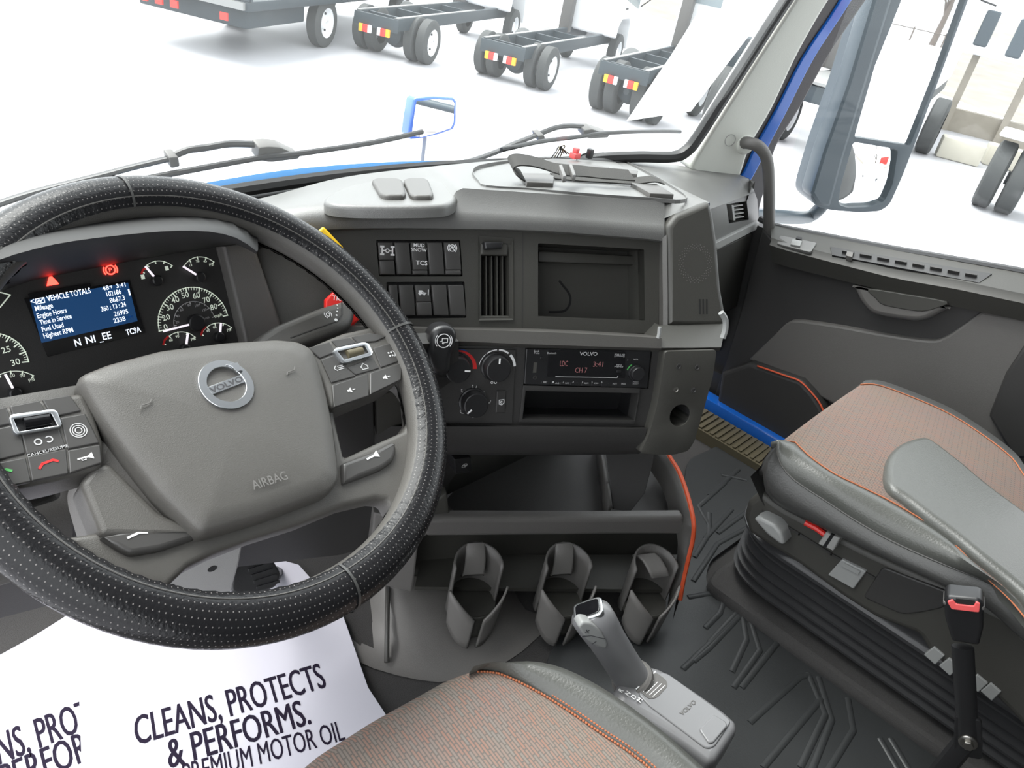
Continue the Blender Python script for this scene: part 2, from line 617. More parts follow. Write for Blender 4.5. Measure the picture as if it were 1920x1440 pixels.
def glass(name, tint, haze=.0):
    m = bpy.data.materials.new(name)
    m.use_nodes = True
    nt = m.node_tree
    nt.nodes.clear()
    o = nt.nodes.new('ShaderNodeOutputMaterial')
    t = nt.nodes.new('ShaderNodeBsdfTransparent')
    t.inputs[0].default_value = (*tint, 1)
    g = nt.nodes.new('ShaderNodeBsdfGlossy')
    g.inputs[1].default_value = .02
    lw = nt.nodes.new('ShaderNodeLayerWeight')
    pw = nt.nodes.new('ShaderNodeMath')
    pw.operation = 'POWER'
    pw.inputs[1].default_value = 5.0
    nt.links.new(lw.outputs['Facing'], pw.inputs[0])
    ml = nt.nodes.new('ShaderNodeMath')
    ml.operation = 'MULTIPLY_ADD'
    ml.inputs[1].default_value = .5
    ml.inputs[2].default_value = .03
    nt.links.new(pw.outputs[0], ml.inputs[0])
    mx = nt.nodes.new('ShaderNodeMixShader')
    nt.links.new(ml.outputs[0], mx.inputs[0])
    nt.links.new(t.outputs[0], mx.inputs[1])
    nt.links.new(g.outputs[0], mx.inputs[2])
    out = mx
    if haze:  # translucent film mixed into the pane imitates veiling glare
        d = nt.nodes.new('ShaderNodeBsdfTranslucent')
        d.inputs[0].default_value = (.9, .93, .92, 1)
        m2 = nt.nodes.new('ShaderNodeMixShader')
        m2.inputs[0].default_value = haze
        nt.links.new(mx.outputs[0], m2.inputs[1])
        nt.links.new(d.outputs[0], m2.inputs[2])
        out = m2
    nt.links.new(out.outputs[0], o.inputs[0])
    return m
M['ws'] = glass('glare_veiled_windshield_glass', (.97, 1, .99), .03)
M['pane'] = glass('door_glass', (.96, .99, .98), .015)
# ---------------------------------------------------------------- frames used all over
WD = Fr(Vector((0, 0, 0)), Vector((1, 0, 0)), Vector((0, 0, 1)))           # facing -y
def nrm(v):
    return v.normalized()
FU = Fr.tilt(C + nrm(ray(980.6, 432.3)) * 1.12, 120, 28)                    # upper centre panel
FL = Fr.tilt(C + nrm(ray(990, 654)) * 1.07, 120, 17)                        # radio panel
_d = ray(55, 559)
FC = Fr.tilt(C + _d * (.82 / _d.y), 90, 25)                                 # instrument cluster
_el, _az, _rl = R(56.8), R(8.6), R(-11)
_wn = Vector((math.sin(_az) * math.cos(_el), -math.cos(_az) * math.cos(_el), math.sin(_el)))
_wh = Vector((0, 0, 1)).cross(_wn).normalized()
_wu = _wn.cross(_wh)
FW = Fr(V(.3165, .5874, -.4409), _wh * math.cos(_rl) + _wu * math.sin(_rl), _wu * math.cos(_rl) - _wh * math.sin(_rl))
FD = Fr(Vector((1.75, 0, H)), Vector((0, -1, 0)), Vector((0, 0, 1)))        # passenger door, faces -x
FP = Fr.tilt(V(1.60, .86, -.40), 120, 0)                                     # A-pillar
FLOOR = -1.045
FF = Fr(V(0, 0, FLOOR), Vector((1, 0, 0)), Vector((0, 1, 0)))               # cab floor, faces up
# ---------------------------------------------------------------- yard and cab shell
m = MB()
m.box(FF.at(0, 0, -(H + FLOOR)), -60, 160, -90, 120, -.4, 0)
struct(m.build('ground', M['asphalt']), 'wet pale asphalt truck yard outside the cab')
m = MB()
m.box(FF, -.2, 1.84, -1.5, 1.25, -.08, 0)
struct(m.build('floor', M['carpet']))
m = MB()
m.box(FF, -.2, 1.86, -1.52, .62, 1.72, 1.78)
struct(m.build('ceiling', M['light']))
m = MB()
m.box(FF, -.2, 1.84, -1.52, -1.48, 0, 1.72)
struct(m.build('wall_back', M['pad']))
m = MB()
m.box(FF, -.22, -.18, -1.5, -.42, 0, 1.72)
struct(m.build('wall_left', M['pad']))
m = MB()
m.box(FF, -.2, 1.84, 1.2, 1.26, 0, .40)
struct(m.build('wall_front', M['carpet']))
m = MB()
m.box(FF, 1.78, 1.84, -1.5, -.32, 0, 1.72)
m.box(FF, 1.78, 1.84, -.32, .88, -.02, .1)
m.box(FF, 1.78, 1.84, .9, 1.25, 0, .40)
m.box(FF, 1.80, 1.84, -.32, .9, .1, .5)
struct(m.build('wall_right', M['low']))
# toe board under the driver's dash
# windshield: curved pane leaning back
def wsp(x, z, c=0.0):
    k = (x - .79) / .81
    y = 1.045 - .165 * k * k - .34 * (z + .42) + c
    return V(.79 + (x - .79) * (1 - .06 * (z + .42)), y, z)
rows = [[wsp(.79 + .82 * (i / 12 - 1), z) for i in range(25)] for z in (-.44, -.2, .05, .3, .56)]
m = MB().grid(rows)
struct(m.build('window_1', M['ws'], solid=.0), 'curved windshield glass with a glare veil mixed in, above the dashboard')
# seal round the lower edge and up the right pillar
low = [wsp(.79 + .81 * (i / 20 - 1), -.425 if i < 38 else -.42, .0) for i in range(0, 38)]
cor = [hit(x, y, wsp(1.55, -.4), Vector((.35, .94, .2)).normalized()) for x, y in ()]
p = smooth([FP.w(*FP.px(x, y, .02), .02) for x, y in pts('1080,302 1140,296 1200,294 1262,294 1288,282 1308,258 1340,208 1400,115 1440,52 1482,-12 1520,-70')], 5)
m = MB().tube(p, .016, 8, flat=.8)
m.tube([wsp(.79 + .81 * (i / 20 - 1), -.423, -.012) for i in range(0, 37)], .011, 8)
struct(m.build('trim_1', M['seal']), 'black rubber seal round the windshield')
# cowl under the glass (black, behind the dashboard)
m = MB().grid([[wsp(.79 + .82 * (i / 12 - 1), -.425, c) + Vector((0, 0, dz)) for i in range(25)] for c, dz in ((-.09, -.03), (-.02, -.012), (.015, -.006))])
struct(m.build('trim_2', M['seal'], solid=.01), 'black cowl strip under the windshield')
# A-pillar trim
pil = pts('1300,322 1292,308 1318,262 1350,210 1410,115 1447,58 1490,-10 1530,-75 1598,-75 1562,-20 1530,30 1487,100 1443,200 1403,272 1374,345 1330,332')
def band(fr, le, ri, n=4):
    L = smooth([Vector((*fr.px(x, y), 0)) for x, y in pts(le)], n)
    Q = smooth([Vector((*fr.px(x, y), 0)) for x, y in pts(ri)], n)
    return [(q.x, q.y) for q in L + Q[::-1]]
pil = band(FP, '1300,322 1292,308 1318,262 1350,210 1410,115 1447,58 1490,-10 1530,-75', '1330,332 1374,345 1403,272 1443,202 1487,108 1530,30 1562,-20 1598,-75')
m = MB().pillow(FP, pil, -.05, .012, .008)
pa = struct(m.build('wall_pillar', M['pillar']), 'pale grey windshield pillar trim')
f = FP.at(*FP.px(1364, 260), .012)
m = MB().arc(f, 0, 0, .0125, .0136, 0, 360, -.001, .0008)
m.build('fastener_cap', M['light'], pa)
rp = pts('1520,30 1560,-25 1602,-25 1565,30 1512,100 1464,200 1425,272 1405,352 1364,347 1393,272 1433,200 1477,100')
rp = band(FP.at(0, 0, -.03), '1356,347 1383,272 1423,202 1467,108 1510,30 1545,-25', '1405,352 1425,276 1464,204 1512,110 1565,30 1602,-25')
m = MB().prism(FP.at(0, 0, -.03), rp, -.03, 0)
struct(m.build('trim_3', M['rubber'], bev=.004), 'dark rubber door opening seal along the pillar')
bs = pts('1561,30 1598,-25 1611,-25 1576,30 1523,100 1476,200 1439,275 1412,330 1395,352 1384,350 1402,320 1421,272 1460,200 1508,100')
FB = FP.at(0, 0, -.028)
bs = band(FB, '1374,352 1395,320 1415,276 1455,204 1503,110 1556,30 1590,-25', '1395,352 1412,328 1438,277 1476,204 1524,110 1576,30 1611,-25')
m = MB().prism(FB, bs, -.03, .004)
struct(m.build('trim_4', M['blue'], bev=.002), 'blue painted strip of the cab door opening')
FO = FP.at(0, 0, -.055)
op = pts('1566,30 1602,-25 1642,-25 1604,30 1550,100 1497,200 1452,272 1436,350 1424,395 1428,420 1412,420 1400,352 1432,275 1466,200 1513,100')
op = band(FO, '1408,420 1394,352 1427,276 1464,204 1512,110 1566,30 1602,-25', '1428,420 1424,395 1436,350 1455,276 1499,204 1551,110 1604,30 1642,-25')
m = MB().prism(FO, op, -.03, 0)
struct(m.build('trim_5', M['rubber'], bev=.004), 'black door frame and its rubber seal')
# ---------------------------------------------------------------- passenger door
door = bpy.data.objects.new('door_1', None)
COL.objects.link(door)
door.location = (1.75, .2, H - 1.0)
struct(door, 'dark grey passenger door with window and pull cup')
def dz(x, y, X=1.75):
    return PX_(x, y, X)
# door card
m = MB()
m.prism(FD, FD.P('1425,430 1453,462 1462,480 1599,515 1797,560 1930,592 2100,640 2140,1000 1560,1000 1330,860 1330,760 1380,600') , -.05, -.012)
m.build('door_card', M['low'], door, bev=.004)
# fascia band + ledge
up = resamp([FD.w(*FD.px(x, y, .03), .03) for x, y in pts('1446,452 1453,456 1564,485 1681,515 1797,534 1920,560 2100,596')], 16)
lo = resamp([FD.w(*FD.px(x, y, .02), .02) for x, y in pts('1448,492 1462,497 1599,531 1681,551 1777,572 1920,602 2100,648')], 16)
bk = resamp([FD.w(*FD.px(x, y, -.035), -.035) for x, y in pts('1446,420 1456,423 1564,445 1681,468 1797,489 1920,511 2100,547')], 16)
mid = [a.lerp(b, .12) + Vector((-.008, 0, -.002)) for a, b in zip(up, lo)]
hi = [a.lerp(b, .12) + Vector((-.004, 0, .004)) for a, b in zip(up, bk)]
m = MB().grid([bk, hi, up, mid, lo, [q + Vector((.05, 0, -.002)) for q in lo]])
m.build('sill_ledge', M['panel'], door)
tr = FD.at(0, 0, 0)
# slotted trough in the ledge
zt = FF.at(0, 0, 0)
def ledge(x, y, dzv=0.0):
    """point on the ledge top (plane through the ledge edges)"""
    a, b, c = up[3], up[12], bk[3]
    n = (b - a).cross(c - a).normalized()
    if n.z < 0:
        n = -n
    return hit(x, y, a + n * dzv, n)
def ledge_fr():
    a, b, c = up[3], up[12], bk[3]
    h = (a - b).normalized()
    n = (b - a).cross(c - a).normalized()
    n = n if n.z > 0 else -n
    return Fr(a, h, n.cross(h))
FE = ledge_fr()
m = MB().prism(FE, FE.P('1557,462 1600,470 1860,513 1836,530 1560,478', .006), .001, .006)
m.build('ledge_trough', M['black'], door)
m = MB()
for i in range(8):
    x = 1580 + i * 33
    y = 467.5 + i * 6.0
    m.prism(FE, FE.P(f'{x},{y} {x+22},{y+4} {x+21},{y+6.5} {x-1},{y+2.5}', .012), .004, .012)
m.build('defrost_slots', M['low'], door)
m = MB().prism(FE, rc(FE.P('1588,470 1600,473 1598,482 1586,479', .014), .003), .0, .014)
m.build('lock_knob', M['column'], door, bev=.002)
m = MB().prism(FE, rc(FE.P('1462,440 1532,454 1520,472 1456,456', .01), .006), 0, .009)
sp = m.build('switch_plate', M['pad'], door, bev=.002)
m = MB().prism(FE, FE.P('1486,448 1504,451 1500,461 1482,458', .014), .006, .014)
m.build('window_switch', M['silver'], sp, bev=.001)
m = MB().prism(FE, FE.P('1494,443 1504,445 1503,449 1492,447', .0145), .006, .0145)
m.build('window_switch', M['black'], sp)
# pull cup
cup = sm2(FD.P('1606,531 1613,545 1622,563 1640,582 1660,589 1695,595 1728,598 1752,592 1772,581 1788,572'), 4, False)
m = MB().pillow(FD, cup, -.02, .028, .012)
pc = m.build('pull_cup', M['column'], door)
m = MB().pillow(FD, sm2(FD.P('1628,542 1642,560 1656,572 1700,581 1730,584 1756,578 1776,566 1700,552', .029), 3), .02, .0295, .002)  # darker piece laid on the cup imitates the shade of its hollow
m.build('cup_well_shade', M['panel'], pc)
# lighter lower panel
lp = sm2(FD.P('1400,676 1425,652 1450,628 1474,606 1500,603 1576,614 1652,628 1739,640 1768,634 1797,616 1838,586', 0.012), 4, False)
lp += FD.P('1920,600 2110,640 2060,1010 1860,930 1700,800 1560,760 1470,712 1440,690', .012)
m = MB().prism(FD, lp, -.04, .004)
m.build('armrest_panel', M['column'], door, bev=.006)
kp = FD.P('1330,840 1352,700 1405,680 1474,704 1502,714 1524,738 1540,762 1570,860 1500,900', .03)
m = MB().pillow(FD, kp, -.03, .03, .012)
m.build('map_pocket', M['low'], door)
p = [FD.w(*FD.px(x, y, .03), .03) for x, y in pts('1420,686 1474,705 1500,715 1523,738 1539,760 1556,800')]
m = MB().tube(smooth(p, 4), .0022, 6)
m.build('piping', M['orange'], door)
m = MB().prism(FD, FD.P('1853,780 1885,700 1925,640 1990,660 1960,860 1900,860', .02), -.02, .02)
m.build('rear_edge', M['low'], door, bev=.006)
# window rubber, pane
wl = [FD.w(*FD.px(x, y, -.04), -.04) for x, y in pts('1424,410 1440,421 1456,425 1564,446 1681,468 1797,488 1920,510 2100,545')]
m = MB().tube(resamp(wl, 18), .008, 8)
m.build('window_seal', M['rubber'], door)
m = MB().grid([resamp([FD.w(*FD.px(x, y, -.047), -.047) for x, y in pts('1430,425 1564,448 1797,490 2150,556')], 12),
               resamp([V(1.797, .70 - .62 * i / 11 * 1.6, .52) for i in range(12)], 12)])
wd = struct(m.build('window_2', M['pane']), 'passenger door window glass')
m = MB()
m.box(FF, 1.77, 1.83, -.36, -.28, .62, 1.72)
struct(m.build('wall_door_post', M['low']))
m = MB().box(FF, 1.76, 1.83, -.3, .72, 1.62, 1.74)
struct(m.build('trim_6', M['rubber']))
# threshold
m = MB()
f = Fr(PX_(1430, 850, 1.66), Vector((0, 1, 0)), Vector((0, 0, 1)))
m.box(FF, 1.70, 1.745, -.3, .9, .0, .06)
struct(m.build('trim_7', M['blue'], bev=.006), 'blue painted door threshold behind the passenger seat')
m = MB()
m.box(FF, 1.60, 1.70, -.3, .9, 0, .03)
for i in range(70):
    m.box(FF, 1.605, 1.695, -.28 + i * .0165, -.272 + i * .0165, .03, .034)
struct(m.build('trim_8', M['sill']), 'ribbed tan step cover beside the blue threshold')
# ---------------------------------------------------------------- grab handle
g = thing('grab_handle', 'grey curved grab handle running from the windshield pillar down past the dashboard end', 'handle', FP.w(*FP.px(1400, 270, .03), .03))
p = smooth([FP.w(*FP.px(x, y, c), c) for x, y, c in ((1392, 268, .005), (1404, 268, .035), (1424, 276, .05), (1438, 300, .055), (1442, 350, .055), (1442, 420, .055), (1440, 470, .055), (1428, 520, .055), (1408, 570, .055), (1390, 620, .05), (1376, 680, .03))], 6)
m = MB().tube(p, [.0135] * len(p), 12)
m.build('grip', M['column'], g)
f = FP.at(*FP.px(1392, 268, .0), .0)
m = MB().cyl(f, 0, 0, .022, -.004, .02, 16, bev=.005)
m.build('mount', M['pillar'], g)
# ---------------------------------------------------------------- hood
rows = []
for k, (dy, z) in enumerate(((.03, -.458), (.10, -.439), (.16, -.466), (.34, -.58), (.8, -.84), (1.5, -1.15), (1.75, -1.5))):
    rows.append([V(.85 + .40 * (i / 12 - 1) * (1 if k < 4 else .98), 1.03 - .05 * ((i / 12 - 1) ** 2) + dy, z - .018 * max(0, i / 24 - .35) * 1.1) for i in range(25)])
fender_z = -.9
hd = thing('hood', 'glossy blue truck hood showing as a thin strip beyond the windshield', 'hood', V(.79, 1.1, -1.5))
m = MB().grid(rows)
m.build('hood_panel', M['hoodblue'], hd, solid=.01)
m = MB().box(Fr(V(0, 0, 0), Vector((1, 0, 0)), Vector((0, 1, 0))), 1.3, 2.1, 1.5, 2.15, -1.6, -.92)
m.build('fender', M['blue'], hd, bev=.12, seg=4)
# hood mirror
FM2 = Fr.tilt(C + ray(818, 215) * (2.02 / ray(818, 215).y), 106, 7.5)
hm = thing('hood_mirror', 'small square hood mirror standing above the hood beyond the wipers', 'mirror', FM2.w(*FM2.px(815, 262)))
o2 = sm2(FM2.P('768,262 770,225 777,192 782,184 812,181 850,183 857,190 856,225 851,244 820,256 790,263'), 3)
o2 = FM2.P('766,252 770,222 776,188 781,183 815,181 851,183 857,190 856,230 851,243 826,252 795,259 772,262')
m = MB().pillow(FM2, o2, -.06, .0, .01)
m.build('housing', M['blue'], hm)
m = MB().prism(FM2, FM2.P('772,255 776,222 781,190 812,186 848,188 852,194 850,230 845,240 820,249 790,257', .002), -.004, .002)
m.build('mirror_glass', M['mirror'], hm)
_q = FM2.w(*FM2.px(805, 250), -.03)
m = MB().tube([_q, _q + Vector((0, 0, -.1)), Vector((_q.x, _q.y, H - .915))], .007, 8)
m.build('arm', M['light'], hm)
# ---------------------------------------------------------------- wipers
def wiper(lbl, yo, arm, elbow, head, blade, clip):
    FWs = Fr(V(.79, yo, -.42), Vector((1, 0, 0)), Vector((0, -.32, .947)))
    t = thing('windshield_wiper', lbl, 'wiper', FWs.w(*FWs.px(*pts(arm)[0]), -.02), 'wipers outside the windshield')
    q = lambda s, c=-.02: [FWs.w(*FWs.px(x, y, c), c) for x, y in pts(s)]
    A = q(arm, -.03)
    m = MB().tube(smooth(A, 4), .007, 8, flat=.6)
    m.build('arm', M['black'], t)
    m = MB().tube(smooth(q(elbow, -.035), 5), .0055, 8)
    m.build('rod', M['black'], t)
    m = MB().prism(FWs, rc(FWs.P(head, -.03), .004), -.04, -.018)
    m.build('blade_carrier', M['column'], t, bev=.003)
    m = MB().tube(smooth(q(blade, -.014), 4), .0048, 8)
    bl = m.build('blade', M['black'], t)
    m = MB().prism(FWs, rc(FWs.P(clip, -.03), .003), -.042, -.022)
    m.build('nozzle', M['column'], t, bev=.002)
wiper('long black wiper in front of the steering wheel, its arm bent over the rim', 1.06, '-30,392 60,362 190,329 250,313 318,297', '318,296 350,282 385,277 430,270 482,271',
      '478,268 498,266 520,268 556,285 552,290 500,296 476,292', '230,345 300,330 480,297 560,288 700,267 792,247', '312,289 330,288 333,306 316,310')
wiper('shorter black wiper ahead of the elastic strap on the dashboard top', 1.0, '820,312 880,302 935,283 960,271 1004,254', '1004,254 1040,240 1066,236 1092,237',
      '1089,238 1104,236 1136,246 1134,252 1100,254 1088,250', '940,281 1010,266 1080,257 1140,249 1240,246 1275,247', '1004,250 1016,249 1018,259 1006,262')
# leaf of white paper taped inside the windshield
def wpt(x, y, c):
    f = Fr(V(1.3, 1.0, -.36), Vector((.94, -.33, 0)), Vector((.0, -.32, .947)))
    return f.w(*f.px(x, y, c), c)
ed = [(1163, 243), (1224, 117), (1262, 30), (1392, 32), (1372, 68), (1268, 247)]
FPp = Fr(V(1.3, .972, -.36), Vector((.94, -.33, 0)), Vector((.105, -.30, .947)))
m = MB()
m.face([m.bm.verts.new(FPp.w(a, b)) for a, b in FPp.P(ed)])
pp = m.build('paper_sheet', M['thin'])
tag(pp, 'white printed sheet taped upright inside the right end of the windshield', 'paper')
# ================================================================ dashboard
dash = thing('dashboard', 'grey wraparound truck dashboard angled toward the driver, with storage bin and speaker end', 'dashboard', V(.9, .7, -.66))
def fu(s, c, n=26):
    return resamp(smooth([FU.w(*FU.px(x, y, c), c) for x, y in pts(s)], 5), n)
def fl(s, c, n=26):
    return resamp(smooth([FL.w(*FL.px(x, y, c), c) for x, y in pts(s)], 5), n)
def fz(s, z, n=26):
    return resamp(smooth([PZ(x, y, z) for x, y in pts(s)], 5), n)
def fux(s, c, xs):
    P = smooth([Vector((x, y, 0)) for x, y in pts(s)], 6)
    out = []
    for x in xs:
        for p, q in zip(P, P[1:]):
            if p.x <= x <= q.x + 1e-6:
                t = (x - p.x) / max(q.x - p.x, 1e-6)
                out.append(FU.w(*FU.px(x, p.y + (q.y - p.y) * t, c), c))
                break
        else:
            q = P[0] if x < P[0].x else P[-1]
            out.append(FU.w(*FU.px(q.x, q.y, c), c))
    return out
def top_frame(p, q):
    a, b, c = FU.w(*FU.px(*p), 0), FU.w(*FU.px(*q), 0), PZ(973, 297, -.412)
    h = nrm(b - a)
    n = h.cross(c - a).normalized()
    n = n if n.z > 0 else -n
    return Fr(a, h, n.cross(h))
FTL = top_frame((700, 378), (1180, 372))                                    # left part of the pod top
FT = top_frame((864, 353), (1212, 375))                                     # raised tray on the pod top
def topx(q):
    d = q - C
    z = d.dot(CF)
    return (960 + FPX * d.dot(CR) / z, 720 - FPX * d.dot(CU) / z)
XS = [478 + (1246 - 478) * i / 63 for i in range(64)]
N = 64
rear = fz('380,388 493,371 640,333 800,313 973,297 1060,289 1129,286', -.412, 64)
rear = [q.lerp(hit(*topx(q), FT.o, FT.n), max(0, (i - 30) / 33)) for i, q in enumerate(rear)]
edge = fux('470,414 560,388 700,378 800,377 842,377 850,368 856,358 864,353 900,355 1000,361.5 1100,368 1180,373 1215,375 1240,377 1256,379', .0, XS)
crest = fux('470,417 560,391 700,381 800,380 850,381 900,383 1000,390 1130,400 1228,409 1256,408', .004, XS)
bk = [a.lerp(b, .06) + Vector((0, 0, .002)) for a, b in zip(edge, rear)]
md = [a.lerp(b, .5) + Vector((0, 0, .003)) for a, b in zip(edge, rear)]
b1 = fux('470,428 560,402 700,393 860,396 1000,403 1130,413 1230,421 1256,425', .012, XS)
b2 = fux('470,445 560,420 700,412 860,414 1000,418 1130,427 1226,436 1256,442', .016, XS)
b3 = fux('470,460 560,435 700,428 860,429 1000,432 1130,441 1222,449 1256,455', .012, XS)
b4 = fux('470,464 560,439 700,432 860,433 1000,436 1130,445 1222,453 1256,459', -.004, XS)
m = MB().grid([[q + Vector((0, 0, -.03)) for q in rear], rear, md, bk, edge, crest, b1, b2, b3, b4])
m.build('upper_pad', M['pad'], dash, sharp=42)
# right shoulder of the pod: rolls from the top down into the speaker end
top = [rear[-1]] + [FT.w(*FT.px(x, y, -.002), -.002) for x, y in ((1178, 306), (1230, 332), (1275, 353), (1306, 368))] + [FU.w(*FU.px(1331, 380, .0), .0)]
top = resamp(smooth(top, 4), 12)
inn = resamp([rear[-1], edge[-1].lerp(rear[-1], .5), edge[-1], crest[-1]], 12)
m = MB().grid([inn, [a.lerp(b, .5) + Vector((0, 0, .003)) for a, b in zip(inn, top)], top, [q + Vector((.005, -.006, -.03)) for q in top], [q + Vector((.01, -.012, -.3)) for q in top]])
m.build('pod_shoulder', M['pad'], dash, sharp=60)
# upper centre panel with openings
bank1 = rc(FU.P('704.8,450 862.9,450 867.7,518.3 711,518.3'), .002)
bank2 = rc(FU.P('724,529 870.8,528 874.6,595.8 731,598'), .002)
vent_h = FU.P('902,452 954,454 955,594 902,594')
bin_h = rc(FU.P('1008.8,456 1207.5,467.5 1209.5,600.8 1008.8,592.5'), .002)
m = MB().plate(FU, FU.P('480,470 560,440 640,430 980,430 1130,440 1238,450 1234,626 978,620 800,618 640,612 520,640'), [bank1, bank2, vent_h, bin_h], -.02, 0)
m.build('centre_panel', M['panel'], dash)
m = MB().prism(FU, FU.P('440,442 520,442 545,530 450,530', -.03), -.04, -.03)
m.build('side_filler', M['low'], dash)
m = MB().line(FU, FU.P('980.6,434 979.2,616', .0003), .0012, -.001, .0005)
m.build('panel_seam', M['low'], dash)
m = MB()
bf = FU.P('1013,484 1190,490 1181,600 1013,590', -.05)
m.recess(FU, bin_h, 0, -.055)
sh = FU.P('1008.8,468 1192,478 1192,496 1008.8,490', -.03)
sb = m.build('storage_bin', M['panel'], dash)
m = MB().prism(FU, FU.P('1010,470 1194,480 1193,497 1010,491', -.035), -.054, -.035)
m.build('bin_lip', M['panel'], sb, bev=.003)
fbn = FU.at(0, 0, -.0548)
m = MB().line(fbn, sm2(fbn.P('1049,527 1056,536 1064,546 1069,557 1068,570 1062,580 1054,584 1042,585 1030,585'), 4, False), .0035, 0, .0006)
m.build('ring_stain', M['matte'], sb)
m = MB().line(fbn, fbn.P('1180,500 1180,600'), .0012, 0, .0006)
m.build('bin_seam', M['trim'], sb)
# vertical frame edge beside the bin panel
e0 = fu('1236,452 1235,500 1235,560 1234,624', -.002, 10)
e1 = fu('1242,446 1242,500 1243,560 1243,620', .014, 10)
e2 = fu('1250,440 1251,500 1252,560 1252,616', .018, 10)
m = MB().grid([e0, e1, e2, [q - FU.n * .03 for q in e2]])
m.build('panel_frame_edge', M['trim'], dash, sharp=50)
# speaker end
spk = rc(FU.P('1250,424 1266,402 1331,376 1338,398 1346,450 1353,540 1362,590 1358,612 1252,612', .018), .006)
m = MB().pillow(FU, spk, -.14, .02, .01)
m.build('speaker_panel', M['panel'], dash)
fs = FU.at(*FU.px(1304, 494, .02), .0202)
m = MB()
for i in range(26):
    for k, rr in enumerate((.022, .0245, .027, .0295)):
        t = 2 * math.pi * (i + .5 * (k % 2)) / 26
        m.prism(fs, [(rr * math.cos(t) + .0007 * math.cos(R(60 * j)), rr * math.sin(t) + .0007 * math.sin(R(60 * j))) for j in range(6)], -.0005, .0002)
m.build('speaker_grille', M['column'], dash)
m = MB()
for x in (1311, 1317.5, 1324):
    m.prism(FU, FU.P(f'{x},561 {x+2.6},561 {x+3},589 {x+.4},589', .0205), .015, .0205)
m.build('microphone_slots', M['matte'], dash)
# trim bar between the two panels
r0 = fu('560,622 640,606 800,612 978,615 1100,620 1240,628', -.004)
r1 = fl('560,630 640,612 800,616 980,621 1100,626 1240,634', .01)
r2 = fl('560,650 640,640 820,639 980,645 1100,649 1240,653', .014)
r3 = fl('560,664 640,652 820,648 980,654 1100,657 1240,661', -.004)
m = MB().grid([r0, r1, r2, r3])
m.build('trim_bar', M['trim'], dash, sharp=60)
q0 = [FU.w(*FU.px(x, y, .018), .018) for x, y in ((1238, 610), (1295, 609), (1358, 606))]
q1 = [FU.w(*FU.px(x, y, .022), .022) for x, y in ((1237, 616), (1295, 614), (1360, 612))]
q2 = [FL.w(*FL.px(x, y, .012), .012) for x, y in ((1234, 652), (1295, 652), (1352, 651))]
q3 = [FL.w(*FL.px(x, y, .002), .002) for x, y in ((1236, 659), (1295, 659), (1348, 658))]
q0b = [q - FU.n * .1 for q in q0]
q3b = [q - FL.n * .1 for q in q3]
G_ = [q0b, q0, q1, q2, q3, q3b]
G_ = [[r[0] - FL.n * .06] + r + [r[2] - FL.n * .12] for r in G_]
m = MB().grid(G_)
m.build('trim_bar_end', M['panel'], dash)
m = MB().tube(smooth([FL.w(*FL.px(x, y, .016), .016) for x, y in pts('1352,586 1360,600 1360,618 1355,634')], 4), .0045, 8)  # silver tube put in as the bright highlight on the bar end
m.build('trim_end_highlight', M['silver'], dash)
m = MB().tube([FL.w(*FL.px(x, y, .019), .019) for x, y in pts('1237,613 1236,626 1234,634')], .003, 8)
m.build('trim_highlight', M['silver'], dash)
# radio panel
rad_h = FL.P('985,652 1223,655 1216,729 981,722')
poc_h = FL.P('984,731 1196,736 1188,787 978,784')
m = MB().plate(FL, FL.P('690,646 980,650 1246,658 1240,700 1230,750 1214,800 960,800 690,797'), [rad_h, poc_h], -.02, 0)
m.build('radio_panel', M['low'], dash)
m = MB().plate(FL, rc(FL.P('981,723 1201,728 1190,795 973.5,792', .004), .002), [poc_h], 0, .004)
pk = m.build('pocket_frame', M['low'], dash, bev=.0015)
m = MB().recess(FL, poc_h, .0, -.07, FL.P('992,740 1176,742 1168,774 990,772', -.05))
m.build('pocket', M['black'], pk)
# rolled lower edge
g0 = fl('690,796 960,797 1100,799 1212,801', 0.0)
g1 = fl('690,799 960,800 1100,802 1213,804', .012)
g2 = fl('690,822 960,823 1100,824 1208,826', .012)
g3 = fl('690,845 960,846 1100,846 1202,846', -.004)
g4 = fl('690,852 960,853 1100,853 1199,851', -.04)
m = MB().grid([g0, g1, g2, g3, g4, [q - FL.n * .12 for q in g4]])
m.build('lower_lip', M['low'], dash, sharp=60)
# right end plate under the speaker
hole = FL.px(1275, 779, .018)
hp = [(hole[0] + .0175 * math.cos(t * math.pi / 12), hole[1] + .0175 * math.sin(t * math.pi / 12)) for t in range(24)]
ep = rc(FL.P('1247,659 1344,656 1337,705 1321,763 1302,828 1290,846 1262,853 1232,853 1200,850 1217,815 1232,758 1241,705', .018), .006)
m = MB().plate(FL, ep, [hp], -.12, .018)
end = m.build('end_plate', M['panel'], dash, bev=.004)
m = MB().recess(FL, hp, .016, -.06)
m.build('cable_hole', M['matte'], end)
for i, (x, y) in enumerate(((1272, 687), (1307, 689), (1267, 731), (1300, 732))):
    f = FL.at(*FL.px(x, y, .018), .018)
    m = MB().lathe(f, 0, 0, [(.0045, 0), (.0045, .0012), (.003, .0016), (.0022, .0006), (.0004, .0006)], 14)
    m.build('screw', M['steel'] if i == 2 else M['low'], end)
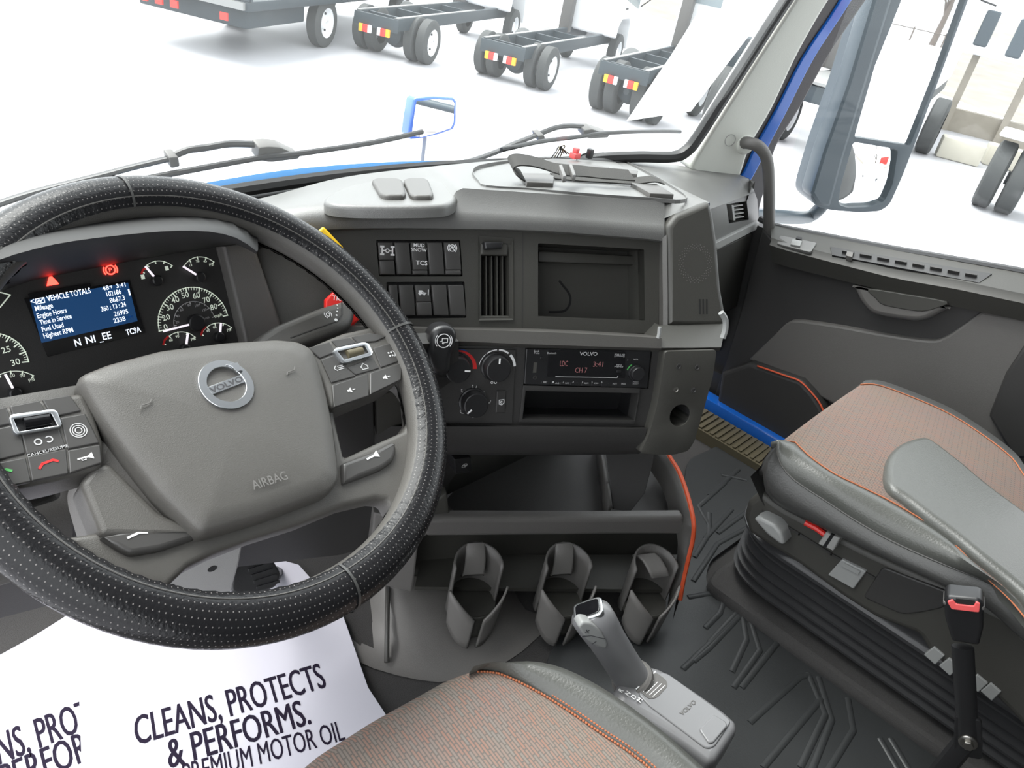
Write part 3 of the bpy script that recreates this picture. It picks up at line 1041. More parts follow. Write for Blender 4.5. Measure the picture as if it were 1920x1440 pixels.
# passenger side wing of the dashboard
FV = Fr.tilt(C + nrm(ray(1380, 400)) * 1.84, 80, 8)
def fv(s, c, n=12):
    return resamp([FV.w(*FV.px(x, y, c), c) for x, y in pts(s)], n)
ft = resamp(smooth([PZ(x, y, -.425) for x, y in pts('1120,287 1180,296 1240,306 1320,316 1392,328 1412,344')], 4), 12)
fe = fv('1230,420 1345,382 1380,369 1413,355', 0)
ff = fv('1231,426 1346,387 1381,374 1415,361', .006)
m = MB().grid([[q + Vector((0, 0, -.05)) for q in ft], ft, [a.lerp(b, .5) + Vector((0, 0, .012)) for a, b in zip(ft, fe)], fe, ff, [q - FV.n * .03 for q in ff]])
m.build('side_pad', M['pad'], dash, sharp=60)
vh = FV.P('1362,383 1400,377 1404,412 1367,419')
m = MB().plate(FV, FV.P('1318,394 1414,358 1420,374 1423,418 1346,456 1326,460'), [vh], -.03, 0)
m.build('side_panel', M['pad'], dash)
m = MB().pillow(FV, rc(FV.P('1340,457 1424,414 1425,428 1345,470', .008), .003), -.02, .008, .004)
m.build('side_strip', M['light'], dash)
m = MB().prism(FV, FV.P('1335,472 1424,430 1414,500 1386,574 1350,590', .0), -.06, .0)
m.build('side_lower_panel', M['panel'], dash, bev=.004)
m = MB().prism(FV, FV.P('1345,585 1388,566 1372,650 1345,660', -.02), -.06, -.02)
m.build('side_bracket', M['panel'], dash, bev=.004)
# behind the wheel: lower dash, column surround
FK = Fr.tilt(C + nrm(ray(700, 760)) * 1.0, 100, -12)
m = MB().plate(FK, FK.P('400,730 560,705 640,655 860,640 860,880 780,1000 640,1040 470,1060 300,1080 -80,1180 -80,860 200,800'), [], -.02, 0)
m.build('knee_panel', M['low'], dash)
m = MB().prism(FK, FK.P('616,745 700,740 704,858 640,866', .01), .0, .01)
m.build('knee_pad', M['low'], dash, bev=.003)
m = MB().prism(FK, FK.P('705,745 782,720 786,840 708,858', .008), .0, .008)
m.build('fuse_cover', M['panel'], dash, bev=.003)
FK2 = Fr.tilt(C + nrm(ray(60, 980)) * .93, 92, 0)
sw = rc(FK2.P('-60,918 108,902 112,932 104,938 -60,990'), .004)
m = MB().plate(FK2, FK2.P('-100,880 130,860 136,900 140,960 136,1060 -100,1130'), [sw], -.03, 0)
ls = m.build('lower_left_panel', M['trim'], dash, bev=.003)
m = MB().recess(FK2, sw, 0, -.02)
m.build('switch_recess', M['low'], ls)
m = MB().pillow(FK2, rc(FK2.P('-60,930 64,912 68,925 60,932 -60,962', -.006), .003), -.02, -.006, .003)
m.build('rocker_switch', M['panel'], ls)
# column bracket and the light cover seen through the wheel
m = MB().prism(FK, FK.P('300,1080 340,1062 395,1035 455,1022 448,1060 430,1120 290,1130', .03), .02, .03)
cb = m.build('column_cover', M['light'], dash, bev=.003)
for x, y, rr in ((398, 1066, .006), (320, 1100, .005)):
    f = FK.at(*FK.px(x, y, .03), .0301)
    m = MB().lathe(f, 0, 0, [(rr, 0), (rr, .0006)], 16)
    m.build('mounting_hole', M['matte'], cb)
# hood over the instruments
def fy(s, y, n=20):
    return resamp(smooth([PY(a, b, y) for a, b in pts(s)], 4), n)
h0 = fz('120,420 200,408 300,398 380,390 460,378', -.40, 20)
h0 = [V(-.1 + .66 * i / 19, .95, -.415) for i in range(20)]
h1 = fy('-120,530 -20,482 60,457 150,440 300,425 390,424 450,437 484,468', .70)
h2 = fy('-120,542 -20,494 60,468 150,450 300,434 390,434 446,447 482,472', .69)
h3 = fy('-120,554 -20,506 60,480 150,461 300,444 390,444 442,457 480,476', .705)
h4 = [FC.w(*FC.px(x, y, .0), .0) for x, y in pts('-120,600 -20,556 60,526 150,508 300,480 415,462 470,455')]
h4 = resamp(smooth(h4, 4), 20)
m = MB().grid([h0, [a.lerp(b, .7) + Vector((0, 0, .012)) for a, b in zip(h0, h1)], h1, h2, h3, h4])
m.build('instrument_hood', M['lip'], dash, sharp=60)
# small lidded stowage plate with two domed buttons, on top
o = sm2(FTL.P('606,367 622,352 650,340 700,331 760,329 815,331 845,337 859,347 858,360 846,371 815,376 720,377 640,375', .012), 3)
m = MB().pillow(FTL, o, -.01, .006, .006)
bp = m.build('button_plate', M['pad'], dash)
for s in ('697,336 705,333 745,333 755,337 761,360 757,365 722,365 712,361', '756,336 764,333 797,333 804,337 813,361 809,366 775,366 768,362'):
    m = MB().pillow(FTL, rc(FTL.P(s, .013), .006), .002, .013, .004)
    m.build('domed_button', M['trim'], bp)
tr_ = sm2(FT.P('886,320 900,309 950,301 1010,297 1100,291 1140,293 1178,304 1230,330 1284,364 1276,374 1230,371 1100,362 990,352 912,347 898,338', .004), 3)
m = MB().line(FT, tr_ + tr_[:1], .0014, -.002, .004)
m.build('top_tray_edge', M['pad'], dash)
for s in ('974,324 1039,325 1038,343 988,341', '1183,342 1232,345 1264,364 1219,362'):
    m = MB().prism(FT, FT.P(s, .009), -.004, .009)
    m.build('strap_clip', M['trim'], dash, bev=.0015)
for s in ('1025,298 1142,313 1141,319 1025,303', '1149,314 1196,320 1195,327 1149,320'):
    m = MB().prism(FT, FT.P(s, .012), -.004, .012)
    m.build('tray_rail', M['trim'], dash, bev=.001)
# ---- loose things on the dash top
st = thing('elastic_strap', 'dark woven strap with a slider lying folded across the dashboard top', 'strap', FT.w(*FT.px(1100, 330), 0))
top = smooth([FT.w(*FT.px(x, y, c), c) for x, y, c in ((980, 330, .012), (964, 318, .022), (958, 306, .03), (968, 300, .036), (990, 301, .036), (1015, 307, .032), (1042, 316, .028), (1062, 319, .028), (1092, 321, .024), (1130, 325, .024), (1184, 329, .022))], 5)
m = MB().strap(top, .034, .0022, FT.u * .9 + FT.n * .35)
m.build('webbing', M['belt'], st)
bot = smooth([FT.w(*FT.px(x, y, c), c) for x, y, c in ((1036, 330, .008), (1080, 334, .008), (1130, 337, .008), (1184, 340, .010), (1222, 336, .016), (1240, 341, .01))], 5)
m = MB().strap(bot, .026, .0022, FT.u * .95 + FT.n * .2)
m.build('webbing', M['belt'], st)
m = MB()
for s in ('1048,309 1054,308 1062,329 1056,330', '1067,308 1073,308 1080,327 1074,328'):
    m.prism(FT, FT.P(s, .035), .026, .035)
m.build('slider_buckle', M['column'], st, bev=.001)
cn = thing('wire_connector', 'small red wire connector standing at the foot of the windshield', 'connector', PZ(1076, 296, -.40), 'connectors at the windshield foot')
f = Fr(PZ(1076, 297, -.405), Vector((1, 0, 0)), Vector((0, 0, 1)))
m = MB().box(f, -.008, .012, 0, .012, -.008, .008)
m.box(f, -.004, .007, .012, .022, -.006, .006)
m.build('shell', M['redsoft'], cn, bev=.002)
cn = thing('wire_connector', 'small black plug standing right of the red connector below the windshield', 'connector', PZ(1104, 296, -.40), 'connectors at the windshield foot')
f = Fr(PZ(1104, 297, -.405), Vector((1, 0, 0)), Vector((0, 0, 1)))
m = MB().box(f, -.006, .006, 0, .02, -.006, .006)
m.build('shell', M['black'], cn, bev=.002)
m = MB().tube([f.w(0, .01, -.004), f.w(-.01, .006, -.01), f.w(-.02, -.006, -.016)], .0015, 6)
m.build('lead', M['black'], cn)
wr = thing('wire_tangle', 'little tangle of brown wires left of the red connector', 'wires', PZ(1045, 296, -.405))
for k in range(4):
    p0 = PZ(1034 + k * 5, 296, -.41)
    m = MB().tube(smooth([p0, p0 + Vector((.01, 0, .012 + .004 * k)), p0 + Vector((.022 - .006 * k, .004, .02)), p0 + Vector((.03, .0, .006))], 4), .0012, 6)
    m.build('wire', M['sill'] if k % 2 else M['matte'], wr)
# ---- rocker switch panels
def rocker(par, x0, x1, y0, y1, sk, style, icon=None):
    """one rocker in pixel bounds; sk = sideways shift from top to bottom"""
    P = lambda xa, ya, c: FU.px(xa + sk * (ya - y0) / (y1 - y0), ya, c)
    q = [P(x0, y0, .001), P(x1, y0, .001), P(x1, y1, .001), P(x0, y1, .001)]
    m = MB()
    if style == 'blank':
        m.pillow(FU, rc(q, .001), -.012, .002, .0025)
    else:
        ym = y0 + (y1 - y0) * (.56 if style == 'step' else .86)
        m.pillow(FU, rc([P(x0, y0, 0), P(x1, y0, 0), P(x1, ym, 0), P(x0, ym, 0)], .001), -.012, .0012, .002)
        m.pillow(FU, rc([P(x0, ym, .004), P(x1, ym, .004), P(x1, y1, .004), P(x0, y1, .004)], .001), -.012, .0045 if style == 'step' else .003, .0025)
    o = m.build('rocker_switch', M['button'], par)
    if icon:
        m = MB()
        icon(m, P)
        m.build('symbol', M['white'], o)
    return o
def ic_diff(m, P):
    a, b = P(725, 470, .0016), 0
    f = FU.at(a[0], a[1], .0016)
    for x in (-.007, .007):
        m.box(f, x - .001, x + .001, -.006, .006, 0, .0003)
        m.box(f, x - .0028, x + .0028, .004, .0065, 0, .0003)
        m.box(f, x - .0028, x + .0028, -.0065, -.004, 0, .0003)
    m.box(f, -.006, -.003, -.0007, .0007, 0, .0003)
    m.box(f, .003, .006, -.0007, .0007, 0, .0003)
    m.arc(f, 0, 0, .0018, .003, 0, 360, 0, .0003, 12)
def ic_mud(m, P):
    a = P(785, 463, .0016)
    m.text(FU, 'MUD', a[0], a[1], .0068, .0017, 1.05, 0, .004)
    m.text(FU, 'SNOW', a[0], a[1] - .0062, .0068, .0017, 1.05, 0, .004)
    b = P(787, 497, .0016)
    m.text(FU, 'TCS', b[0], b[1], .0085, .0017, 1.1, 0, .01)
def ic_abs(m, P):
    a = P(847, 465, .0016)
    f = FU.at(a[0], a[1], .0016)
    m.arc(f, 0, 0, .004, .005, 0, 360, 0, .0003, 16)
    m.arc(f, 0, 0, .006, .007, 130, 230, 0, .0003, 8)
    m.arc(f, 0, 0, .006, .007, -50, 50, 0, .0003, 8)
    m.line(f, [(-.003, -.002), (0, .002), (.001, -.001), (.003, .0025)], .001, 0, .0003)
    m.line(f, [(-.004, .004), (.004, -.004)], .0009, 0, .0003)
def ic_truck(m, P):
    a = P(793, 548, .0016)
    f = FU.at(a[0], a[1], .0016)
    m.box(f, -.007, -.002, -.0015, .0025, 0, .0003)
    m.box(f, -.0075, .003, -.0026, -.0015, 0, .0003)
    m.arc(f, -.005, -.003, 0, .0014, 0, 360, 0, .0003, 10)
    m.arc(f, .001, -.003, 0, .0014, 0, 360, 0, .0003, 10)
    m.line(f, [(-.002, .001), (.001, -.0005), (.004, -.0012)], .0008, 0, .0003)
    m.box(f, .006, .0072, -.004, .004, 0, .0003)
def bank(name, lbl, hole, cols, y0, y1, sk, styles):
    t = thing('switch_panel', lbl, 'switches', FU.w(*hole[0], 0), 'rocker switch panels')
    m = MB().recess(FU, hole, .0, -.012)
    m.build('frame', M['black'], t)
    for (a, b), (stl, ic) in zip(cols, styles):
        rocker(t, a, b, y0, y1, sk, stl, ic)
bank('a', 'upper row of five black rocker switches marked MUD SNOW TCS', bank1, [(708, 736.5), (739, 767), (769.5, 798), (800.5, 829), (831.5, 861)], 454, 515, 5, [('step', ic_diff), ('blank', None), ('tcs', ic_mud), ('blank', None), ('tcs', ic_abs)])
bank('b', 'lower row of black rocker switches with one small truck symbol', bank2, [(728, 745), (747, 775), (777.5, 806), (808.5, 837), (839.5, 869)], 534, 592, 5, [('blank', None), ('blank', None), ('step', ic_truck), ('blank', None), ('blank', None)])
# ---- centre air vent
av = thing('air_vent', 'tall narrow air vent with vertical slats between the switches and the storage bin', 'vent', FU.w(*FU.px(930, 525), 0), 'dashboard air vents')
m = MB()
oo = FU.P('896.9,441.7 961.4,446.9 962.5,600 896.9,601', .002)
ii = FU.P('902,478 954,480 955,592 902,592', -.004)
def ringface(m, fr, o, co, i, ci):
    A = [m.bm.verts.new(fr.w(a, b, co)) for a, b in o]
    B = [m.bm.verts.new(fr.w(a, b, ci)) for a, b in i]
    for k in range(4):
        j = (k + 1) % 4
        m.face([A[k], A[j], B[j], B[k]])
ringface(m, FU, oo, .003, ii, -.005)
m.build('bezel', M['panel'], av)
m = MB().recess(FU, ii, -.005, -.045)
m.build('duct', M['matte'], av)
for k in range(4):
    x = 911.5 + k * 10.2
    m = MB().prism(FU, FU.P(f'{x-1},480 {x+1.2},480 {x+1.8},592 {x-.4},592', -.007), -.02, -.007)
    m.build('slat', M['panel'], av)
m = MB().pillow(FU, rc(FU.P('902,456 952,457 952,479 902,478', .002), .002), -.012, .002, .002)
m.build('slider_plate', M['panel'], av)
m = MB().pillow(FU, rc(FU.P('908,453 945,453 942,466 910,468', .012), .002), -.002, .011, .003)
m.build('slider_knob', M['black'], av)
# ---- side air vent
av = thing('air_vent', 'small square air vent at the passenger end of the dashboard, beside the grab handle', 'vent', FV.w(*FV.px(1383, 398), 0), 'dashboard air vents')
m = MB().recess(FV, vh, 0, -.03)
m.build('duct', M['black'], av)
for k in range(4):
    y = 386 + k * 7.2
    m = MB().prism(FV, FV.P(f'{1376+k*.7},{y} {1393+k*.8},{y-2.6} {1393+k*.8},{y-.6} {1376+k*.7},{y+2.2}', .0), -.015, .0)
    m.build('slat', M['light'], av)
m = MB().prism(FV, FV.P('1372,385 1375.5,384.5 1379,413 1375.5,413.6', .002), -.015, .002)
m.build('louvre_stem', M['light'], av)
# ================================================================ radio
rd = thing('car_radio', 'black single slot radio with round knob and dim red clock display', 'radio', FL.w(*FL.px(1100, 690), 0))
rf = rc(FL.P('987,654 1221,657 1214,728 983,721', .004), .002)
m = MB().prism(FL, rf, -.05, .004)
m.build('body', M['black'], rd, bev=.0012)
m = MB().prism(FL, rc(FL.P('1028,657 1173,659 1171,709 1026,706', .005), .002), .003, .005)
sc = m.build('display', M['gloss'], rd)
FR_ = FL.at(0, 0, .0054)
def rp(x, y):
    return FR_.px(x, y)
def zr(x, y):                                      # pixels of the zoomed crop -> photo pixels
    return (960 + x * .14583, 640 + y * .14583)
m = MB()
m.textpx(FR_, 'VOLVO', zr(868, 180), zr(1095, 184), .0075, 0, .012)
m.textpx(FR_, 'Bluetooth', zr(452, 162), zr(568, 164), .0042, 0)
m.textpx(FR_, '[SIRIUS]', zr(1318, 192), zr(1445, 196), .0055, 0, .01)
m.textpx(FR_, 'Seek', zr(280, 136), zr(352, 138), .004, 0)
m.textpx(FR_, 'Tune', zr(280, 160), zr(352, 162), .004, 0)
m.textpx(FR_, 'INFO', zr(1340, 312), zr(1410, 314), .003, 0)
m.textpx(FR_, 'MENU', zr(1318, 334), zr(1425, 336), .003, 0)
for i, (x, s) in enumerate(((400, 'SRC'), (520, '1'), (650, '2'), (775, '3'), (895, '4'), (1020, '5'), (1145, '6'))):
    m.textpx(FR_, s, zr(x, 535), zr(x + (50 if i == 0 else 16), 536), .004, 0)
    if i in (1, 2, 4, 5):
        m.textpx(FR_, ('', 'AS', 'RPT', '', 'RDM', 'SCAN')[i], zr(x + 35, 548), zr(x + 85, 549), .003, 0)
m.textpx(FR_, 'MUTE', zr(1295, 556), zr(1345, 557), .0035, 0)
m.textpx(FR_, 'BACK', zr(1405, 556), zr(1460, 557), .0035, 0)
m.textpx(FR_, 'PUSH', zr(1555, 530), zr(1620, 531), .003, 0)
m.textpx(FR_, 'SELECT', zr(1550, 552), zr(1625, 553), .003, 0)
m.textpx(FR_, 'PWR', zr(1490, 254), zr(1528, 255), .004, 0)
m.textpx(FR_, 'VOL', zr(1560, 240), zr(1625, 241), .003, 0)
m.line(FR_, [rp(*zr(x, y)) for x, y in ((560, 452), (700, 458), (880, 460), (1010, 463), (1350, 468), (1362, 445))], .0007, 0, .0002)
m.build('lettering', M['legend'], rd)
m = MB()
m.textpx(FR_, 'LDC', zr(615, 318), zr(715, 318), .011, 0)
m.textpx(FR_, '3:41', zr(1040, 326), zr(1168, 326), .011, 0)
m.textpx(FR_, 'CH 7', zr(810, 402), zr(962, 402), .011, 0)
m.build('display_letters', M['lcd'], sc)
f = FL.at(*FL.px(1190, 698, .004), .004)
m = MB().lathe(f, 0, 0, [(.0125, 0), (.0125, .006), (.0118, .007), (.0105, .0072), (.0105, .011), (.0095, .0125)], 28)
kb = m.build('volume_knob', M['black'], rd)
m = MB().arc(f, 0, 0, .0128, .0140, 120, 165, 0, .0012, 10)
m.build('knob_light', M['green'], kb)
f = FL.at(*FL.px(1180, 692, .004), .004)
for i, (x, y, wd, hh) in enumerate(((1017, 671, .007, .0035), (1160, 696, .007, .004), (1180, 675, .007, .004))):
    f = FL.at(*FL.px(x, y, .005), .004)
    m = MB().pillow(f, rect(-wd / 2, wd / 2, -hh / 2, hh / 2, .0015), 0, .002, .0008)
    m.build('button', M['black'], rd)
for i in range(7):
    x = 1018 + i * 18.2 + (3 if i > 3 else 0)
    f = FL.at(*FL.px(x + 4, 718 + i * .6, .004), .004)
    m = MB().pillow(f, rect(-.0065, .0065, -.0025, .0025, .0022), 0, .001, .0005)
    m.build('button', M['black'], rd)
f = FL.at(*FL.px(1003, 689, .004), .004)
m = MB().box(f, -.0025, .0025, -.0075, .0075, 0, .0006)
m.build('usb_port', M['steel'], rd)
f = FL.at(*FL.px(1003, 708, .004), .004)
m = MB().arc(f, 0, 0, .0015, .003, 0, 360, 0, .0006, 16)
m.build('audio_jack', M['low'], rd)
# ================================================================ climate panel
cp = thing('climate_panel', 'charcoal heater control panel with three round knobs left of the radio', 'controls', FL.w(*FL.px(900, 720), 0))
m = MB().prism(FL, rc(FL.P('800,652 968,656 961,795 800,793', .003), .002), -.015, .003)
m.build('panel', M['low'], cp, bev=.001)
def zc(x, y):
    return (780 + x * .13889, 600 + y * .13889)
def knob(cx, cy, rr, ang):
    a, b = FL.px(*zc(cx, cy), .012)
    f = FL.at(a, b, .003)
    m = MB().lathe(f, 0, 0, [(rr * 1.12, 0), (rr * 1.1, .003), (rr, .004), (rr * .97, .016), (rr * .93, .0185), (rr * .86, .019)], 32)
    k = m.build('knob', M['black'], cp)
    m = MB().line(f, [(rr * .5 * math.cos(R(ang)), rr * .5 * math.sin(R(ang))), (rr * .85 * math.cos(R(ang)), rr * .85 * math.sin(R(ang)))], .0022, .019, .0195)
    m.build('pointer', M['white'], k)
    return FL.at(*FL.px(*zc(cx, cy), .0035), .0032)
f1 = knob(550, 660, .0185, -2)
m = MB()
for k in range(12):
    m.arc(f1, 0, 0, .0245 - .00025 * k * .6, .0262 + .0002 * k, 96 - k * 8, 96 - (k + 1) * 8, 0, .0004, 2)
m.build('heat_scale', M['redp'], cp)
m = MB().arc(f1, 0, 0, .0275, .0282, 62, 108, 0, .0004, 8)
m.build('cold_scale', M['blue'], cp)
f2 = knob(1090, 650, .0185, 90)
m = MB()
for t0, t1, w0 in ((170, 132, .0008), (128, 94, .0014), (88, 54, .0024), (46, 6, .0036)):
    m.arc(f2, 0, 0, .0262 - w0 / 2, .0262 + w0 / 2, t1, t0, 0, .0004, 8)
a = f2.px(*zc(1050, 830))
for k in range(3):
    m.arc(f2, a[0] + .003 * math.cos(R(90 + 120 * k)), a[1] + .003 * math.sin(R(90 + 120 * k)), .0012, .002, 0, 360, 0, .0004, 10)
m.build('fan_scale', M['white'], cp)
f3 = knob(790, 1130, .0185, 222)
m = MB()
for x, y in ((638, 965), (785, 908), (975, 1105), (622, 1245), (765, 1300)):
    a = f3.px(*zc(x, y))
    f = f3.at(*a, 0)
    m.line(f, [(-.003, .001), (-.0005, -.0015), (.0025, -.0015), (.0035, .002)], .0009, 0, .0004)
    m.arc(f, -.0024, .0028, 0, .001, 0, 360, 0, .0004, 8)
for x, y in ((920, 968), (575, 1108), (905, 1240)):
    a = f3.px(*zc(x, y))
    m.arc(f3, a[0], a[1], 0, .0006, 0, 360, 0, .0004, 8)
m.build('mode_scale', M['legend'], cp)
m = MB().pillow(FL, rc(FL.P('931,733 950,733 948,775 929,775', .006), .002), 0, .006, .002)
b = m.build('button', M['low'], cp)
f = FL.at(*FL.px(940, 754, .0062), .0062)
m = MB().line(f, [(-.0035, .003), (.0035, .004), (.004, -.001), (.001, -.004), (-.003, -.003), (-.0035, .003)], .0009, 0, .0003)
m.arc(f, 0, 0, .001, .0018, 0, 300, 0, .0003, 10)
m.build('symbol', M['white'], b)
# ================================================================ trailer brake lever
tb = thing('trailer_brake_lever', 'black paddle lever with a white trailer brake symbol beside the steering wheel rim', 'lever', FL.w(*FL.px(830, 690), 0))
m = MB().pillow(FL, sm2(FL.P('806,628 815,616 828,611 843,612 854,619 857,632 853,650 846,672 842,700 812,700 802,668 802,645', .06), 3), .035, .062, .008)
pd = m.build('paddle', M['black'], tb)
f = FL.at(*FL.px(832, 639, .0622), .0622)
m = MB().arc(f, 0, 0, .0082, .0092, 0, 360, 0, .0003, 28)
m.arc(f, 0, 0, .0104, .0113, 140, 220, 0, .0003, 10)
m.arc(f, 0, 0, .0104, .0113, -40, 40, 0, .0003, 10)
m.line(f, [(-.005, -.001), (-.002, -.001), (-.002, .003), (.005, .003), (.005, -.002), (.001, -.002)], .0008, 0, .0003)
m.arc(f, -.0005, -.003, .0006, .0014, 0, 360, 0, .0003, 10)
m.build('symbol', M['white'], pd)
m = MB().tube([FL.w(*FL.px(828, 690, .05), .05), FL.w(*FL.px(828, 700, .0), .0)], .008, 10)
m.build('stem', M['black'], tb)
# ================================================================ brake valve knobs on the panel behind the wheel
def octo(f, r):
    return [(r * math.cos(R(22.5 + 45 * k)), r * math.sin(R(22.5 + 45 * k))) for k in range(8)]
vk = thing('air_brake_knob', 'red eight-sided trailer air supply knob half hidden by the column stalk', 'knob', FU.w(*FU.px(645, 575), 0), 'air brake knobs')
f = FU.at(*FU.px(645, 578, .045), .0)
m = MB().pillow(f, octo(f, .026), .03, .046, .003)
b = m.build('cap', M['red'], vk)
m = MB()
m.text(f, 'TRAILER', 0, .009, .0085, .0462, .95, R(-4), .01)
m.text(f, 'AIR', -.008, .0185, .006, .0462, .9, R(30), .01)
m.text(f, 'SUPPLY', 0, -.002, .0075, .0462, .95, R(-4), .01)
m.build('lettering', M['white'], b)
m = MB().cyl(f, 0, 0, .009, 0, .032)
m.build('shaft', M['black'], vk)
vk = thing('air_brake_knob', 'yellow square brake knob peeking over the upper right of the wheel rim', 'knob', FU.w(*FU.px(618, 452), 0), 'air brake knobs')
f = FU.at(*FU.px(606, 464, .045), .0, R(-45))
m = MB().pillow(f, rect(-.019, .019, -.019, .019, .004), .03, .046, .003)
m.build('cap', M['yellow'], vk)
m = MB().cyl(f, 0, 0, .009, 0, .032)
m.build('shaft', M['black'], vk)
# ================================================================ instrument cluster
ic = thing('instrument_cluster', 'instrument cluster behind the wheel with blue screen and lit speedometer', 'gauges', FC.w(.1, -.1, 0))
m = MB().prism(FC, FC.P('-120,600 -20,552 60,520 240,488 413,460 440,560 470,660 440,720 200,770 -120,850'), -.02, 0)
m.build('face', M['low'], ic)
m = MB().prism(FC, FC.P('407,466 419,463 468,650 455,652', .004), 0, .004)
m.build('bezel_line', M['column'], ic, bev=.001)
m = MB().pillow(FC, FC.P('419,462 470,448 480,462 536,625 520,662 466,662', .02), -.02, .02, .006)
m.build('side_bezel', M['column'], ic)
m = MB().prism(FC, FC.P('46,560 243,525 272,624 90,669', .002), 0, .002)
sc = m.build('display', M['gloss'], ic)
m = MB().prism(FC, FC.P('56,562 240,530 258,602 78,643', .0024), .002, .0026)
m.build('blue_field', M['screen'], sc)
FS = FC.at(0, 0, .003)
m = MB().prism(FS, FS.P('56,562 172,542 169,531 53,551'), -.0008, -.0002)
m.build('title_bar', M['gloss'], sc)
m = MB()
T = lambda s, x0, y0, x1, y1, h, b=.006: m.textpx(FS, s, (x0, y0), (x1, y1), h, 0, b)
T('VEHICLE TOTALS', 89, 565, 171, 549, .0085)
T('48', 193, 545, 205, 542.5, .0065)
T('°F', 206, 541, 211, 540, .004)
T('3:41', 219, 540, 236, 537, .0065)
T('Mileage', 67, 583, 100, 576.5, .0075)
T('Engine Hours', 71, 597, 126, 585.5, .0075)
T('Time in Service', 76, 609.5, 135, 596.5, .0075)
T('Fuel Used', 80, 622, 120, 613, .0075)
T('Highest RPM', 83, 634.5, 138, 622, .0075)
T('102186', 201, 556, 228, 550.5, .0075)
T('8667.3', 207, 568, 235, 562, .0075)
T('360 : 13 : 24', 191, 584, 237, 574, .0075)
T('26995', 215, 593, 241, 587.5, .0075)
T('2338', 214, 606, 236, 601, .0075)
T('N', 142, 650, 153, 647.5, .0115)
T('NI', 163, 645, 180, 641, .0115)
T('_', 187, 640, 194, 638.5, .0115)
T('EE', 194, 637.5, 210, 634, .0115)
T('TC9A', 238, 629, 265, 622, .0095)
T('<', 59, 571, 66, 569.5, .0085)
m.line(FS, FS.P('66,561 82,558 84,567 68,570 66,561'), .0008, 0, .0002)
m.line(FS, FS.P('70,567 73,562 76,566 80,560'), .001, 0, .0002)
m.line(FS, FS.P('241,543 243.5,553'), .0016, 0, .0002)
m.build('display_letters', M['scrtxt'], sc)
m = MB()
m.textpx(FS, 'RPM', (237, 600), (250, 597), .006, 0)
m.textpx(FS, 'mi', (229, 550), (236, 548.5), .006, 0)
m.build('display_units', M['blue'], sc)
def circ3(a, b, c):
    (x1, y1), (x2, y2), (x3, y3) = a, b, c
    d = 2 * (x1 * (y2 - y3) + x2 * (y3 - y1) + x3 * (y1 - y2))
    ux = ((x1 ** 2 + y1 ** 2) * (y2 - y3) + (x2 ** 2 + y2 ** 2) * (y3 - y1) + (x3 ** 2 + y3 ** 2) * (y1 - y2)) / d
    uy = ((x1 ** 2 + y1 ** 2) * (x3 - x2) + (x2 ** 2 + y2 ** 2) * (x1 - x3) + (x3 ** 2 + y3 ** 2) * (x2 - x1)) / d
    return ux, uy, math.hypot(x1 - ux, y1 - uy)
F0 = FC.at(0, 0, .0008)
def scale(m, p3, nmaj, nmin, wd, lmaj, lmin):
    a, b, c = [F0.px(*q) for q in p3]
    ux, uy, r = circ3(a, b, c)
    t0 = math.degrees(math.atan2(a[1] - uy, a[0] - ux))
    t1 = math.degrees(math.atan2(c[1] - uy, c[0] - ux))
    while t0 < t1:
        t0 += 360
    m.arc(F0, ux, uy, r - wd, r, t1, t0, 0, .0004, 28)
    tot = nmaj * nmin
    for k in range(tot + 1):
        t = R(t0 + (t1 - t0) * k / tot)
        L, wk = (lmaj, wd * 1.5) if k % nmin == 0 else (lmin, wd * .7)
        m.line(F0, [(ux + (r - L) * math.cos(t), uy + (r - L) * math.sin(t)), (ux + r * math.cos(t), uy + r * math.sin(t))], wk, 0, .0004)
    return ux, uy, r
def gauge(p3, nmaj, nmin, wd, lmaj, lmin, digs, marks=()):
    m = MB()
    scale(m, p3, nmaj, nmin, wd, lmaj, lmin)
    for s, x, y, h in digs:
        a, b = F0.px(x, y)
        m.text(F0, s, a, b, h, .0002, 1, R(3), .003)
    for x, y in marks:
        a, b = F0.px(x, y)
        m.box(F0, a - .0022, a + .0018, b - .0025, b + .0025, 0, .0004)
    m.build('gauge_scale', M['amber'], ic)
gauge(((298, 621), (359, 538), (427, 591)), 8, 5, .0009, .006, .0035, [(s, x, y, .0095) for s, x, y in (('0', 312, 618), ('20', 313, 600), ('30', 320, 581), ('40', 330, 567), ('50', 348.5, 558), ('60', 369.5, 559), ('70', 388, 567), ('80', 402, 580))] + [('mph', 410, 594, .006)])
gauge(((266, 510), (290, 489.5), (323, 498)), 4, 1, .0008, .003, .002, [], ((268, 519), (313, 503)))
gauge(((344, 500), (373, 481), (401, 491)), 4, 1, .0008, .003, .002, [('PSI', 397, 499, .005), ('15', 358, 499, .0045), ('30', 371, 492, .0045), ('45', 385, 492, .0045)])
gauge(((306, 644), (335, 622), (366, 632)), 4, 1, .0008, .003, .002, [('60', 321, 640, .0045), ('90', 333, 633, .0045), ('PSI', 363, 638, .005)])
gauge(((377, 627), (407, 605), (434, 614)), 4, 1, .0008, .003, .002, [('60', 391, 622, .0045), ('90', 403, 616, .0045), ('PSI', 430, 621, .005)])
gauge(((-70, 640), (0, 625), (54, 678)), 7, 4, .0009, .006, .0035, [('25', 13, 661, .009), ('30', 31, 684, .009)])
gauge(((-20, 716), (28, 695), (63, 704)), 4, 1, .0008, .003, .002, [('60', 24, 707, .005), ('90', 43, 707, .005), ('PSI', 60, 715, .005)])
m = MB()
m.line(F0, F0.P('0,548 19,553 0,576'), .0012, 0, .0004)
m.build('gauge_scale', M['amber'], ic)
m = MB()
ux, uy, r = scale(m, ((326, 611), (360, 565), (402, 594)), 6, 2, .0006, .003, .002)
